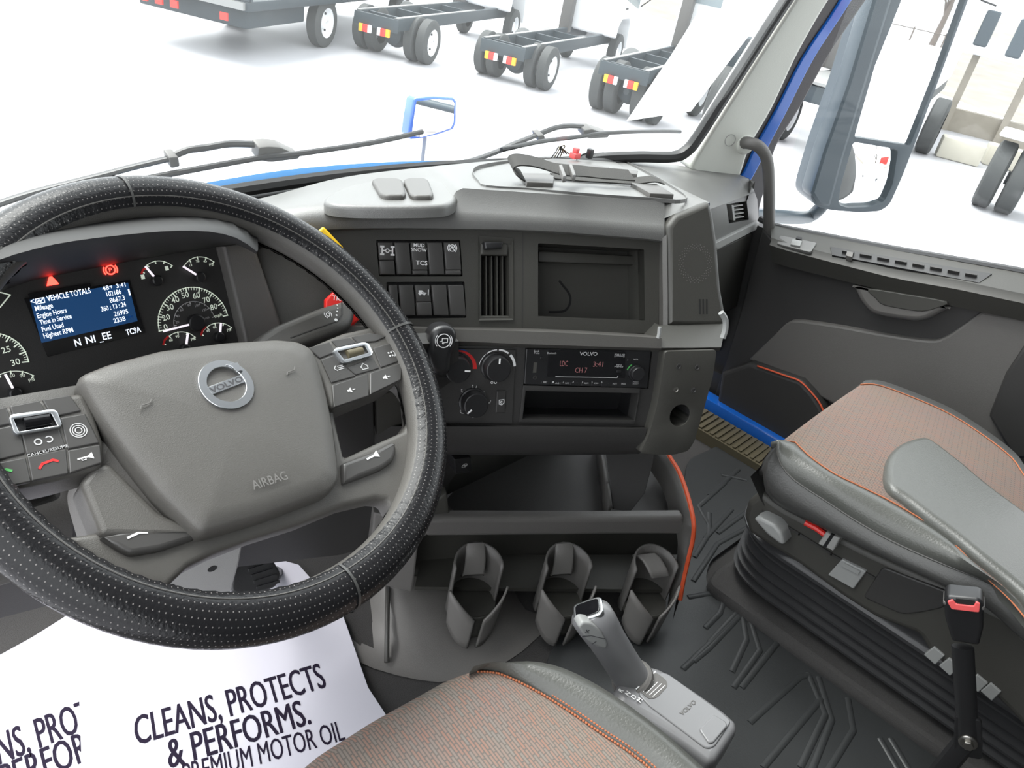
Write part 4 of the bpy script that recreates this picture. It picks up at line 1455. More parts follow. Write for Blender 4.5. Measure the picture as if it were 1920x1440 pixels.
for s, x, y in (('20', 333, 606), ('40', 334, 595), ('60', 341, 583), ('80', 355, 574), ('100', 370, 575), ('120', 384, 583)):
    a, b = F0.px(x, y)
    m.text(F0, s, a, b, .0042, .0002, 1, R(2))
a, b = F0.px(388, 598)
m.text(F0, 'km/h', a, b, .004, .0002)
m.build('inner_scale', M['legend'], ic)
m = MB()
for s in ('265,513 268,506 273,503', '306,646 309,637 315,631', '377,628 380,619 386,613'):
    m.line(F0, F0.P(s), .0022, 0, .0006)
m.build('red_zone', M['redp'], ic)
for hx, hy, tx, ty, tail in ((370, 605, 308, 621, 0), (296, 526, 274, 500, 1), (377, 520, 345, 500, 1), (349, 655, 353, 626, 1), (413, 632, 415, 607, 1), (30, 738, 11, 703, 1)):
    a = F0.px(hx, hy, .006)
    f = F0.at(a[0], a[1], 0)
    q = F0.px(tx, ty, .006)
    m = MB().cyl(f, 0, 0, .0065 if tail else .0105, 0, .007, 16, bev=.002)
    hb = m.build('needle_hub', M['black'], ic)
    m = MB().line(f, [(0, 0), (q[0] - a[0], q[1] - a[1])], .0022, .004, .0055)
    m.build('needle', M['needle'], hb)
m = MB()
f = F0.at(*F0.px(207, 506), .0)
m.arc(f, 0, 0, .0042, .0056, 0, 360, 0, .0006, 20)
m.arc(f, 0, 0, .0066, .0078, 145, 215, 0, .0006, 8)
m.arc(f, 0, 0, .0066, .0078, -35, 35, 0, .0006, 8)
m.text(f, 'P', 0, -.0026, .0072, .0002, 1, 0, .01)
m.build('brake_telltale', M['redled'], ic)
m = MB()
f = F0.at(*F0.px(96, 524), .0)
m.arc(f, 0, .0055, 0, .0022, 0, 360, 0, .0006, 12)
m.prism(f, [(-.006, -.006), (-.0035, -.0005), (-.0015, .003), (.0015, .003), (.0035, -.0005), (.006, -.006)], 0, .0006)
m.build('seat_belt_telltale', M['redled'], ic)
# ================================================================ steering wheel
sw = thing('steering_wheel', 'grey steering wheel in a perforated black leather cover with round chrome emblem', 'steering wheel', FW.o)
RW, RT = .2255, .0215
def ring(mb, Rw, r, t0, t1, p0, p1, nt, npz, cz=0.0, uv=None, wr=0.0):
    rows, uvs = [], []
    for i in range(nt + 1):
        t = t0 + (t1 - t0) * i / nt
        row, uu = [], []
        for j in range(npz + 1):
            p = p0 + (p1 - p0) * j / npz
            rr = r + wr * math.sin(t * 90 + 3 * math.sin(p * 3)) * (1 if j in (0, 1, npz - 1, npz) else .15)
            k = Rw + rr * math.cos(p)
            row.append(FW.w(k * math.cos(t), k * math.sin(t), rr * math.sin(p) + cz))
            if uv:
                uu.append((uv[0] * t / (2 * math.pi), uv[1] * j / npz))
        rows.append(row)
        uvs.append(uu)
    mb.grid(rows, uvs=uvs if uv else None)
    return mb
m = ring(MB(), RW, RT, 0, 2 * math.pi, 0, 2 * math.pi, 96, 20)
m.build('rim', M['wheel'], sw)
g = R(38)
m = ring(MB(), RW, RT + .0028, 0, 2 * math.pi, -math.pi + g, math.pi - g, 260, 26, 0, (290, 19), .0006)
cov = m.build('rim_cover', M['perf'], sw, recalc=False)
for t_px in ((228, 375), (640, 1100), (778, 615), (0, 500)):
    a, b = FW.px(*t_px)
    t = math.atan2(b, a)
    m = ring(MB(), RW, RT + .0042, t - .006, t + .006, -math.pi + g, math.pi - g, 3, 26)
    m.build('seam', M['dleather'], cov)
for p in (math.pi - g - .42, -math.pi + g + .42):
    m = MB()
    pp = [FW.w((RW + (RT + .003) * math.cos(p)) * math.cos(2 * math.pi * i / 150), (RW + (RT + .003) * math.cos(p)) * math.sin(2 * math.pi * i / 150), (RT + .003) * math.sin(p)) for i in range(150)]
    m.tube(pp, .0007, 5, True)
    m.build('stitching', M['trim'], cov)
# spokes
hole = rc(FW.P('612,700 745,722 762,740 768,788 752,812 700,835 640,862 626,800', -.012), .01)
sp_o = FW.P('585,650 640,628 690,617 704,596 697,572 716,580 750,612 778,660 800,730 812,800 802,872 782,915 757,945 735,965 722,940 700,938 640,952 560,985 470,1013 400,1040 350,1065 322,1092 306,1112 240,1090 175,1058 120,1010 185,1000 300,985 430,960 600,900', -.012)
m = MB().plate(FW, sp_o, [FW.P('612,712 690,700 750,722 764,742 768,788 752,812 700,835 642,862 628,800', -.012)], -.034, -.006)
m.build('spoke', M['wheel'], sw, bev=.006, seg=3)
# left spoke, mostly outside the picture
m = MB().prism(FW, [(-.19, .035), (-.12, .035), (-.11, -.02), (-.2, -.02)], -.03, -.008)
m.build('spoke', M['wheel'], sw, bev=.005)
# hub behind the pad
m = MB().pillow(FW, rc(FW.P('190,800 150,880 152,905 176,985 190,1004 385,1004 620,905 600,790 520,740', -.02), .008), -.075, -.008, .012)
m.build('hub', M['column'], sw)
m = MB().cyl(FW, 0, -.02, .055, -.2, -.06, 28)
m.build('column_tube', M['column'], sw)
for s in ('150,905 178,868 208,868 300,960 385,1000 280,1006 190,1004', ):
    m = MB().pillow(FW, rc(FW.P(s, .002), .004), -.03, .002, .006)
    m.build('hub_side', M['wheel'], sw)
# airbag pad
pad = FW.P('148,712 152,700 200,681 300,655 420,640 520,634 562,638 588,652 600,680 615,740 628,800 637,870 638,902 622,922 500,968 400,997 380,1001 366,993 300,928 235,845 185,775', .016)
pad = rc(pad, .006)
m = MB()
cx = sum(a for a, b in pad) / len(pad)
cy = sum(b for a, b in pad) / len(pad)
def padring(sc_, c):
    return [FW.w(cx + (a - cx) * sc_, cy + (b - cy) * sc_, c) for a, b in pad]
loops = [padring(1, -.03), padring(1, .008), padring(.985, .014), padring(.955, .0175), padring(.8, .0205), padring(.5, .023), padring(.2, .024)]
vs = [[m.bm.verts.new(q) for q in L] for L in loops]
for A, B in zip(vs, vs[1:]):
    for i in range(len(A)):
        j = (i + 1) % len(A)
        m.face([A[i], A[j], B[j], B[i]])
m.face(vs[-1])
ap = m.build('airbag_pad', M['wheel'], sw, sharp=50)
FA = FW.at(0, 0, .0243)
m = MB()
m.textpx(FA, 'AIRBAG', (476, 918), (541, 898), .0125, -.0002, .002)
for x, y in ((274, 758), (546, 696)):
    a = FA.px(x, y)
    m.line(FA, [(a[0] - .006, a[1] - .003), (a[0] - .004, a[1]), (a[0] + .004, a[1] + .001), (a[0] + .006, a[1] + .004)], .0008, -.001, .0001)
m.build('embossing', M['emb'], ap)
m = MB()
f = FA.at(*FA.px(470, 808))
for k in range(60):
    t, rr = random.uniform(0, 6.28), random.gauss(0, .4)
    x, y = .011 * rr * math.cos(t) + .3 * .006 * random.gauss(0, 1), .006 * rr * math.sin(t)
    m.box(f, x - .0005, x + .0005, y - .0005, y + .0005, -.0015, -.0004)
m.build('scuff_mark', M['leather'], ap)
# emblem
a = FA.px(424, 722)
fe = FA.at(a[0], a[1], 0, R(10))
ro = .0262
m = MB().arc(fe, 0, 0, ro - .0078, ro, 0, 360, -.004, .0022, 48)
em = m.build('emblem', M['chrome'], sw, bev=.0004, seg=1)
m = MB().prism(FA, FA.P('424,683 446,679 456,696 450,695 446,697 434,687', .004), -.003, .0042)
m.build('emblem_arrow', M['chrome'], em, bev=.0004, seg=1)
m = MB().box(fe, -ro * .80, ro * .80, -.0042, .0042, -.003, .0014)
m.build('emblem_bar', M['chrome'], em, bev=.0003, seg=1)
m = MB().text(fe, 'VOLVO', 0, -.0027, .0078, .0016, 1.35, 0, .02)
m.build('emblem_letters', M['darkp'], em)
m = MB().lathe(fe, 0, 0, [(ro - .007, -.004), (ro - .007, -.0015)], 32)
m.build('emblem_field', M['wheel'], em)
# button pods
def pod(outl, rows, c=.006):
    m = MB().pillow(FW, rc(FW.P(outl, c), .006), -.03, c, .006)
    o = m.build('button_pod', M['wheel'], sw)
    for s, icon in rows:
        q = rc(FW.P(s, c + .0015), .0012)
        m = MB().pillow(FW, q, c - .004, c + .0016, .0012)
        b = m.build('button', M['button'], o)
        if icon:
            m = MB()
            cxm = sum(a for a, b_ in q) / len(q)
            cym = sum(b_ for a, b_ in q) / len(q)
            f = FW.at(cxm, cym, c + .0018, R(2))
            icon[0](m, f)
            m.build('symbol', icon[1], b)
    return o
def i_horn(m, f):
    m.prism(f, [(-.006, -.0006), (.002, -.0006), (.006, -.003), (.006, .003), (.002, .0006), (-.006, .0006)], 0, .0003)
    m.line(f, [(-.003, 0), (-.003, -.002), (0, -.002), (0, 0)], .0006, 0, .0003)
def i_menu(m, f):
    m.line(f, [(-.003, .003), (-.006, 0), (-.003, -.003)], .0008, 0, .0003)
    for k in (-.002, 0, .002):
        m.line(f, [(-.001, k), (.006, k)], .0008, 0, .0003)
def i_home(m, f):
    m.line(f, [(-.005, 0), (0, .004), (.005, 0), (.004, 0), (.004, -.003), (-.004, -.003), (-.004, 0), (-.005, 0)], .0008, 0, .0003)
def i_next(m, f):
    for k in (-.003, .001):
        for q in (-.002, .002):
            m.arc(f, k, q, 0, .0013, 0, 360, 0, .0003, 8)
    m.arc(f, .001, 0, .004, .0048, -60, 60, 0, .0003, 8)
def i_vol(m, f):
    m.prism(f, [(-.005, -.001), (-.003, -.001), (0, -.003), (0, .003), (-.003, .001), (-.005, .001)], 0, .0003)
    m.line(f, [(.002, 0), (.005, 0)], .0008, 0, .0003)
def i_phone(m, f):
    m.line(f, [(-.007, -.001), (-.004, .002), (.004, .003), (.007, .001)], .002, 0, .0003)
def i_ring(m, f):
    for k in (.0022, .0042, .006):
        m.arc(f, 0, 0, k, k + .0007, 0, 360, 0, .0003, 16)
def i_loop(m, f):
    m.arc(f, -.004, 0, .002, .003, 0, 360, 0, .0003, 12)
    m.arc(f, .004, 0, .002, .003, -140, 140, 0, .0003, 10)
    m.text(f, 'CANCEL/RESUME', 0, -.0105, .0036, .0001, 1.1, 0)
W_ = M['white']
LP = pod('-60,786 0,762 70,748 150,735 163,741 178,775 196,832 196,868 186,878 100,900 0,920 -60,932', [
    ('-50,778 12,762 22,794 -44,810', None), ('18,761 74,750 86,771 24,782', None), ('79,749 131,740 153,770 110,780 90,768', None),
    ('-50,812 20,798 38,800 47,850 -48,874', None), ('40,813 110,802 124,838 50,853', (i_loop, M['legend'])), ('113,783 160,775 187,830 127,842', (i_ring, M['legend'])),
    ('-48,876 48,857 58,903 -50,926', (i_phone, M['green'])), ('51,856 124,841 128,888 60,902', (i_phone, M['redp'])), ('127,844 188,833 191,868 131,887', (i_horn, W_))])
m = MB()
f0 = FW.P('17,782 22,776 100,766 108,770 117,795 112,801 34,814 26,810', .012)
f1 = FW.P('26,785 96,774 108,797 36,808', .012)
m.plate(FW, rc(f0, .002), [f1], .004, .0115)
fr_ = m.build('roller_frame', M['chrome'], LP, bev=.0008)
m = MB().prism(FW, FW.P('26,785 96,774 108,797 36,808', .007), .003, .007)
m.build('roller_well', M['black'], fr_)
m = MB().tube([FW.w(*FW.px(44, 795, .008), .008), FW.w(*FW.px(92, 787, .008), .008)], .006, 14)
m.build('roller', M['gloss'], fr_)
RP = pod('572,652 620,636 690,622 725,627 748,644 760,666 756,708 738,722 640,762 622,766 606,715', [
    ('577,652 618,640 630,660 600,672', None), ('622,638 656,632 668,643 634,652', None), ('660,631 694,624 726,630 706,640 672,643', None),
    ('602,674 632,663 650,690 668,705 622,718', (i_menu, M['legend'])), ('652,688 698,670 712,690 668,703', (i_home, M['legend'])), ('700,652 742,640 756,664 752,676 715,689', (i_next, M['legend'])),
    ('623,722 690,700 692,742 626,764', (i_vol, W_)), ('694,699 755,679 752,712 694,740', (i_vol, W_))])
m = MB()
m.plate(FW, rc(FW.P('625,658 630,652 683,641 692,644 700,660 696,666 648,680 640,677', .012), .002), [FW.P('633,658 684,647 692,661 646,674', .012)], .004, .0115)
fr_ = m.build('roller_frame', M['chrome'], RP, bev=.0008)
m = MB().prism(FW, FW.P('633,658 684,647 692,661 646,674', .007), .003, .007)
m.build('roller_well', M['column'], fr_)
m = MB().tube([FW.w(*FW.px(650, 665, .008), .008), FW.w(*FW.px(678, 658, .008), .008)], .005, 14)
m.build('roller', M['sill'], fr_)
# horn buttons on the lower spokes
for s, x, y in (('641,868 700,846 734,828 742,830 744,846 738,864 716,880 680,894 644,907', 698, 856), ('186,1006 260,988 330,975 372,978 388,1002 300,1032 245,1041 222,1030', 256, 1001)):
    m = MB().pillow(FW, rc(FW.P(s, .0), .003), -.02, .001, .005)
    hb = m.build('horn_button', M['button'], sw)
    m = MB()
    f = FW.at(*FW.px(x, y, .001), .0012, R(8))
    m.prism(f, [(-.008, -.001), (.002, -.001), (.008, -.004), (.008, .004), (.002, .001), (-.008, .001)], 0, .0004)
    m.build('symbol', M['white'], hb)
# ---- column stalk
ck = thing('column_stalk', 'grey retarder stalk with a white symbol behind the right wheel spoke', 'stalk', FW.w(*FW.px(500, 640, -.07), -.07))
m = MB().pillow(FW, rc(FW.P('470,650 478,632 515,608 600,574 648,560 662,566 670,580 664,606 640,622 560,650 500,668', -.05), .008), -.08, -.05, .01)
sk_ = m.build('lever', M['trim'], ck)
m = MB().prism(FW, rc(FW.P('520,640 600,608 640,596 642,566 650,562 665,568 668,584 662,606 640,622 560,652', -.0495), .003), -.06, -.0492)
f = FW.at(0, 0, -.0496)
m = MB().line(f, f.P('545,633 632,602 641,590 641,566'), .0012, -.001, .0003)
m.build('tip_seam', M['low'], sk_)
m = MB()
g_ = f.at(*f.px(615, 590), 0, R(10))
m.arc(g_, 0, 0, .002, .003, 0, 360, 0, .0003, 12)
m.arc(g_, 0, 0, .0045, .0054, 130, 230, 0, .0003, 8)
m.arc(g_, 0, 0, .0045, .0054, -50, 50, 0, .0003, 8)
for k, (x, y, rr) in enumerate(((632, 572, .0008), (633, 578, .0008), (632, 584, .001), (631, 591, .0012), (630, 600, .0022))):
    a = f.px(x, y)
    m.arc(f, a[0], a[1], 0, rr, 0, 360, 0, .0003, 10)
m.build('symbol', M['white'], sk_)
# ================================================================ centre console
FN = Fr.tilt(PZ(1060, 985, -.84), 122, 0)
co = thing('centre_console', 'grey centre console with open tray above three cup holders and orange edge', 'console', FN.w(0, -.28, -.1))
m = MB().pillow(FN, rc(FN.P('770,978 836,972 1130,972 1282,970 1290,985 1286,1004 1130,1005 800,1008', .012), .004), -.006, .012, .009)
m.build('rail', M['column'], co)
fz_ = lambda s, z: [PZ(x, y, z) for x, y in pts(s)]
def zpoly(mb, s, z, th=.006):
    f = Fr(V(0, 0, z), Vector((1, 0, 0)), Vector((0, 1, 0)))
    return mb.prism(f, f.P(s), -th, 0)
m = zpoly(MB(), '812,964 1280,964 1240,800 960,800', -.875)
m.build('tray_floor', M['low'], co)
def wall(mb, p, z0, z1, th=.006, zt=None):
    """upright wall whose foot follows the pixels p at height z0"""
    q = [PZ(x, y, z0) for x, y in p]
    A = [mb.bm.verts.new(v) for v in q]
    B = [mb.bm.verts.new(Vector((v.x, v.y, z1 + H))) for v in q]
    for i in range(len(q) - 1):
        mb.face([A[i], A[i + 1], B[i + 1], B[i]])
    return mb
m = wall(MB(), pts('790,985 812,950 835,926 990,851 1060,818'), -.875, -.76)
m.build('tray_wall', M['panel'], co, solid=.004)
m = MB().prism(FN, FN.P('806,985 814,940 838,924 842,960 856,972', -.0), -.02, 0)
m.build('tray_corner', M['panel'], co, bev=.004)
m = wall(MB(), pts('1139,975 1133,920 1127,880 1122,840'), -.875, -.842)
m.build('divider', M['trim'], co, solid=.008)
fl_ = Fr.tilt(PZ(1180, 960, -.875), 140, 40)
m = MB().prism(fl_, fl_.P('1136,846 1226,846 1224,868 1209,925 1180,962 1150,956'), -.004, 0)
m.build('compartment_flap', M['low'], co, bev=.001)
m = wall(MB(), pts('1282,974 1270,940 1252,900 1238,850'), -.875, -.83)
m.build('tray_side', M['low'], co, solid=.006)
m = wall(MB(), pts('1258,974 1252,940 1240,895 1228,862'), -.875, -.855)
m.build('torn_liner', M['column'], co, solid=.002)
sp = [PZ(x, y, z) for x, y, z in ((1246, 842, -.80), (1256, 860, -.80), (1272, 886, -.805), (1288, 930, -.81), (1299, 978, -.82), (1298, 1010, -.85), (1290, 1046, -.885), (1280, 1090, -.925), (1274, 1125, -.96))]
sp = smooth(sp, 4)
ins = [PZ(x, y, z) for x, y, z in ((1226, 845, -.81), (1238, 862, -.81), (1254, 888, -.815), (1268, 932, -.82), (1282, 974, -.828), (1282, 1008, -.855), (1275, 1044, -.89), (1266, 1090, -.93), (1262, 1125, -.965))]
ins = smooth(ins, 4)
m = MB().grid([[q + Vector((0, 0, -.04)) for q in ins], ins, [a.lerp(b, .7) + Vector((0, 0, .003)) for a, b in zip(ins, sp)], sp, [q + Vector((.01, .0, -.06)) for q in sp]])
m.build('side_cheek', M['trim'], co, sharp=60)
m = MB().tube([q + Vector((.002, 0, 0)) for q in sp], .0042, 8)
m.build('orange_edge', M['orange'], co)
# recess behind the cup holders, and the body below it
m = MB().prism(FN, FN.P('760,1000 1284,1000 1284,1040 1276,1106 960,1106 775,1102', -.05), -.09, -.05)
m.build('recess_back', M['panel'], co)
m = zpoly(MB(), '778,1100 1274,1106 1282,1040 790,1040', -.955, .008)
m.build('recess_floor', M['panel'], co)
m = MB().prism(FN, FN.P('700,960 806,985 800,1006 786,1010 776,1098 772,1112 724,1100 690,1100', .004), -.05, .004)
m.build('left_cheek', M['consl'], co, bev=.004)
# lower body, curved sheet
bt = resamp([FN.w(*FN.px(x, y, c), c) for x, y, c in ((640, 1130, -.14), (690, 1110, -.07), (726, 1097, -.03), (780, 1105, -.015), (860, 1112, -.015), (940, 1110, -.03), (985, 1108, -.06))], 16)
bb = resamp([PZ(x, y, FLOOR + .004) for x, y in pts('610,1160 680,1222 724,1240 800,1262 880,1256 950,1222 1020,1165')], 16)
m = MB().grid([[q + Vector((0, .05, 0)) for q in bt], bt, [a.lerp(b, .5) for a, b in zip(bt, bb)], bb, [q + (q - V(.62, .62, FLOOR)).normalized() * .02 + Vector((0, 0, -.002)) for q in bb]])
m.build('lower_body', M['consl'], co, sharp=50)
m = MB().tube([FN.w(*FN.px(727, 1099, -.028), -.028), PZ(725, 1242, FLOOR + .008)], .004, 6)
m.build('body_rib', M['trim'], co)
m = MB().prism(FN, FN.P('866,1010 866,1000 800,1003 776,1098 800,1100', -.02), -.05, -.03)
m = MB().pillow(FK, rc(FK.P('852,862 884,858 886,886 854,890', .03), .003), .0, .03, .002)
b = m.build('socket_button', M['black'], co)
f = FK.at(*FK.px(871, 873, .0302), .0302)
m = MB().arc(f, 0, 0, .004, .0048, 0, 360, 0, .0003, 14)
m.line(f, [(-.002, 0), (.002, 0)], .0008, 0, .0003)
m.line(f, [(0, -.002), (0, .002)], .0008, 0, .0003)
m.build('symbol', M['legend'], b)
# cup holders: shell, spring flap, two claws
def cup(cx, cy, turned=False):
    zt = -.882
    o = PZ(cx, cy, zt)
    f = Fr(o, FN.h, FN.n * -1)                    # a: right, b: away from the driver
    f.n = Vector((0, 0, 1))
    r = .041
    def sh(t0, t1, top, bot, r0=r, r1=r, n=14):
        rows = []
        for k in range(6):
            u = k / 5
            rows.append([])
            for i in range(n + 1):
                t = R(t0 + (t1 - t0) * i / n)
                zt_, zb = top(i / n), bot(i / n)
                z = zb + (zt_ - zb) * u
                rr = r1 + (r0 - r1) * u
                rows[-1].append(f.w(rr * math.cos(t), rr * math.sin(t), z))
        return rows
    e = bpy.data.objects.new('cup_holder', None)
    COL.objects.link(e)
    e.parent = co
    e.location = o - wloc(co)
    m = MB().grid(sh(-8, 188, lambda u: .012 * math.sin(math.pi * u) - .004, lambda u: -.105 - .01 * math.sin(math.pi * u)))
    m.build('shell', M['column'], e, solid=.0035)
    cl = lambda u: -.033 - .024 * u - .018 * u * u
    m = MB().grid(sh(205, 262, cl, lambda u: -.112 - .036 * math.sin(math.pi * .5 * u), .051, .044))
    m.build('claw', M['consl'], e, solid=.0035)
    m = MB().grid(sh(335, 278, cl, lambda u: -.112 - .036 * math.sin(math.pi * .5 * u), .051, .044))
    m.build('claw', M['consl'], e, solid=.0035)
    m = MB().lathe(Fr(o, f.h, f.u), 0, 0, [(r * .98, .085), (r * .98, .1)] if Fr(o, f.h, f.u).n.z < 0 else [(r * .98, -.1), (r * .98, -.085)], 24)
    m.build('cup_floor', M['panel'], e)
    m = MB().grid(sh(236, 304, lambda u: -.078, lambda u: -.125))
    m.build('front_band', M['panel'], e, solid=.003)
    if not turned:
        pr = [(.040, .004), (.036, .006), (.028, .001), (.018, -.02), (.014, -.043), (.018, -.05)]
        rows = [[f.w(a * (1 - .18 * (1 - i / 5)), b, c) for a in (-.019, -.015, 0, .015, .019)] for i, (b, c) in enumerate(pr)]
        rows = [[q + (Vector((0, 0, .003)) if 0 < j < 4 else Vector((0, 0, 0))) for j, q in enumerate(rw)] for rw in rows]
        m = MB().grid(rows)
    else:
        pr = [(.036, -.01), (.03, -.006), (.018, -.008), (.004, -.016), (-.006, -.026)]
        rows = [[f.w(-.014 + .024 * i / 4 + a, b, c + .1 * a) for a in (-.014, -.008, .004, .016, .02)] for i, (b, c) in enumerate(pr)]
        m = MB().grid(rows)
    m.build('spring_flap', M['consl'], e, solid=.004)
cup(899, 1056)
cup(1068, 1056)
cup(1232, 1058, True)
# ================================================================ gear shifter
gs = thing('gear_shifter', 'satin grey gear selector with plus and minus thumb buttons beside the driver seat', 'shifter', PZ(1260, 1330, FLOOR))
FG = Fr(V(0, 0, -.83), Vector((1, 0, 0)), Vector((0, 1, 0)))
ol = '1148,1296 1160,1280 1190,1256 1212,1244 1236,1248 1300,1288 1360,1330 1384,1352 1385,1366 1346,1424 1332,1427 1290,1396 1220,1352 1158,1318'
m = MB().pillow(FG, rc(FG.P(ol), .012), -.05, 0, .012)
m.build('housing', M['shift'], gs)
m = MB().prism(FG, FG.P('1190,1290 1230,1275 1340,1340 1360,1380 1320,1400 1240,1350'), -.212, -.045)
m.build('pedestal', M['black'], gs, bev=.01)
m = MB().pillow(FG, rc(FG.P('1196,1300 1238,1260 1252,1262 1352,1334 1372,1352 1340,1400 1325,1404 1216,1322', .002), .006), -.005, .002, .002)
tp = m.build('top_plate', M['shift'], gs)
m = MB().prism(FG, rc(FG.P('1196,1292 1230,1260 1250,1275 1252,1286 1232,1308 1216,1310', .003), .005), -.004, .0026)
ix = m.build('lever_pocket', M['column'], tp)
m = MB().line(FG.at(0, 0, .003), FG.at(0, 0, .003).P('1193,1292 1229,1259'), .0014, 0, .0004)
for k in range(4):
    m.line(FG.at(0, 0, .003), FG.at(0, 0, .003).P(f'{1206+k*6},{1297+k*3} {1226+k*7},{1276+k*3}'), .0008, 0, .0003)
m.build('pocket_rib', M['white'], ix)
G3 = FG.at(0, 0, .0028)
m = MB()
for s, x, y in (('R', 1172, 1293), ('N', 1185, 1299), ('D', 1196, 1305), ('M', 1207, 1311)):
    p0, p1 = G3.px(x - 4, y + 4), G3.px(x + 2, y - 4)
    m.text(G3, s, p0[0], p0[1], .009, .0, 1, math.atan2(p1[1] - p0[1], p1[0] - p0[0]), .01)
m.build('gear_letters', M['white'], tp)
m = MB().textpx(G3, 'VOLVO', (1280, 1342), (1306, 1317), .008, 0, .01)
m.build('lettering', M['column'], tp)
m = MB().pillow(FG, rc(FG.P('1311,1366 1338,1338 1362,1352 1364,1361 1338,1392 1330,1393', .005), .004), -.002, .0045, .002)
m.build('button', M['shift'], tp)
# handle
hb, ht = C + ray(1182, 1268) * (.832 / -ray(1182, 1268).z), C + ray(1108, 1152) * (.725 / -ray(1108, 1152).z)
hx = (ht - hb).normalized()
hp = [hb - hx * .01, hb, hb.lerp(ht, .3), hb.lerp(ht, .6), hb.lerp(ht, .85), ht, ht + hx * .008]
m = MB().tube(hp, [.027, .0245, .024, .0245, .027, .027, .021], 24, False, .82, CR.cross(hx))
hd_ = m.build('handle', M['shift'], gs, sharp=50)
nn = (C - hb.lerp(ht, .7))
nn = (nn - hx * nn.dot(hx)).normalized()
FH = Fr(hb.lerp(ht, .7), hx.cross(nn), hx)
m = MB().pillow(FH, rc(FH.P('1084,1176 1092,1166 1108,1168 1128,1182 1140,1206 1136,1217 1120,1214 1100,1200', .024), .004), .008, .0245, .003)
tb_ = m.build('thumb_button', M['silver'], hd_)
f = FH.at(0, 0, .0248)
m = MB().line(f, f.P('1092,1194 1108,1192 1134,1198'), .0008, -.001, .0002)
a = f.px(1101, 1184)
m.line(f, [(a[0] - .003, a[1]), (a[0] + .003, a[1])], .001, 0, .0003)
m.line(f, [(a[0], a[1] - .003), (a[0], a[1] + .003)], .001, 0, .0003)
a = f.px(1114, 1205)
m.line(f, [(a[0] - .003, a[1]), (a[0] + .003, a[1])], .001, 0, .0003)
m.build('thumb_symbols', M['darkp'], tb_)
nt = (C - ht)
FT2 = Fr(ht + hx * .009, (CR - hx * CR.dot(hx)).normalized(), hx.cross((CR - hx * CR.dot(hx)).normalized()))
m = MB().pillow(FT2, rect(-.020, .020, -.015, .015, .008), -.004, .002, .002)
m.build('chrome_rim', M['chrome'], hd_)
m = MB().pillow(FT2, rect(-.016, .016, -.0115, .0115, .006), 0, .0032, .001)
m.build('top_cap', M['gloss'], hd_)
# boot collar
m = MB().lathe(Fr(hb - hx * .006, FH.h, hx.cross(FH.h) * -1), 0, 0, [(.0295, -.004), (.029, .002), (.026, .005)] if Fr(hb, FH.h, hx.cross(FH.h) * -1).n.dot(hx) > 0 else [(.0295, .004), (.029, -.002), (.026, -.005)], 24)
m.build('collar', M['column'], gs)
# ================================================================ passenger seat
ps = thing('passenger_seat', 'passenger suspension seat with rust cloth, grey leather centre and black bellows', 'seat', V(1.3, .05, -1.0))
ZS = -.65
def zl(s, z, n=24):
    return resamp(smooth([PZ(x, y, z) for x, y in pts(s)], 5), n)
def xl(s, X, n=24):
    return resamp(smooth([PX_(x, y, X) for x, y in pts(s)], 5), n)
N = 28
Ls = zl('1463,832 1487,828 1513,853 1560,887 1613,913 1673,943 1730,977 1780,1013 1847,1083 1890,1123 1925,1165', ZS, N)
Rs = zl('1613,722 1647,723 1713,747 1780,777 1847,820 1897,860 1920,893 1960,935', ZS, N)
Lp = xl('1456,836 1461,867 1487,900 1547,940 1613,983 1680,1020 1763,1057 1860,1097 1905,1130 1935,1168', 1.085, N)
Lb = xl('1431,890 1437,927 1467,953 1547,993 1630,1033 1713,1070 1780,1103 1850,1140 1900,1185 1935,1215', 1.10, N)
nc = 12
rows = []
for k in range(nc + 1):
    u = k / nc
    rows.append([a.lerp(b, u) + Vector((0, 0, .012 * math.sin(math.pi * u) * math.sin(math.pi * min(1, .15 + .85 * i / (N - 1))))) for i, (a, b) in enumerate(zip(Ls, Rs))])
# columns follow the length; bend the front edge down
front = [r[0].copy() for r in rows]
full = []
for k, r in enumerate(rows):
    d = (r[0] - r[2]).normalized()
    d.z = 0
    full.append([r[0] + d * .026 + Vector((0, 0, -.04)), r[0] + d * .016 + Vector((0, 0, -.015))] + r)
m = MB().grid(full)
m.build('seat_cushion', M['cloth2'], ps, sharp=70)
fp_ = [f_[0].copy() for f_ in full]
fp_ = fp_ + [fp_[-1] + Vector((.06, -.01, 0))]
m = MB().grid([[q + Vector((0, -.006, .004)) for q in fp_], [q + Vector((0, .004, -.03)) for q in fp_], [q + Vector((.03 * (1 - i / 13), -.02, -.08)) for i, q in enumerate(fp_)], [q + Vector((.05 * (1 - i / 13), -.06, -.12)) for i, q in enumerate(fp_)]])
m.build('front_panel', M['dleather'], ps, sharp=70)
def out(A, B, f, push):
    r = []
    for a, b in zip(A, B):
        q = a.lerp(b, f)
        r.append(q + push)
    return r
bl = [Ls, out(Ls, Lp, .2, Vector((-.008, 0, .012))), out(Ls, Lp, .5, Vector((-.014, 0, .016))), out(Ls, Lp, .8, Vector((-.010, 0, .008))), Lp]
def fronted(rr, dv=.10):
    o = []
    for r in rr:
        d = (r[0] - r[3]).normalized()
        d.z = 0
        o.append([r[0] + d * .004 + Vector((.05, 0, -dv * .6)), r[0] + d * .016 + Vector((.02, 0, -.02))] + r)
    return o
m = MB().grid(fronted(bl))
m.build('side_bolster', M['leather'], ps, sharp=70)
m = MB().grid(fronted([Lp, out(Lp, Lb, .3, Vector((-.016, 0, 0))), out(Lp, Lb, .7, Vector((-.016, 0, 0))), Lb, [q + Vector((.06, 0, -.02)) for q in Lb]], .06))
m.build('side_panel', M['dleather'], ps, sharp=70)
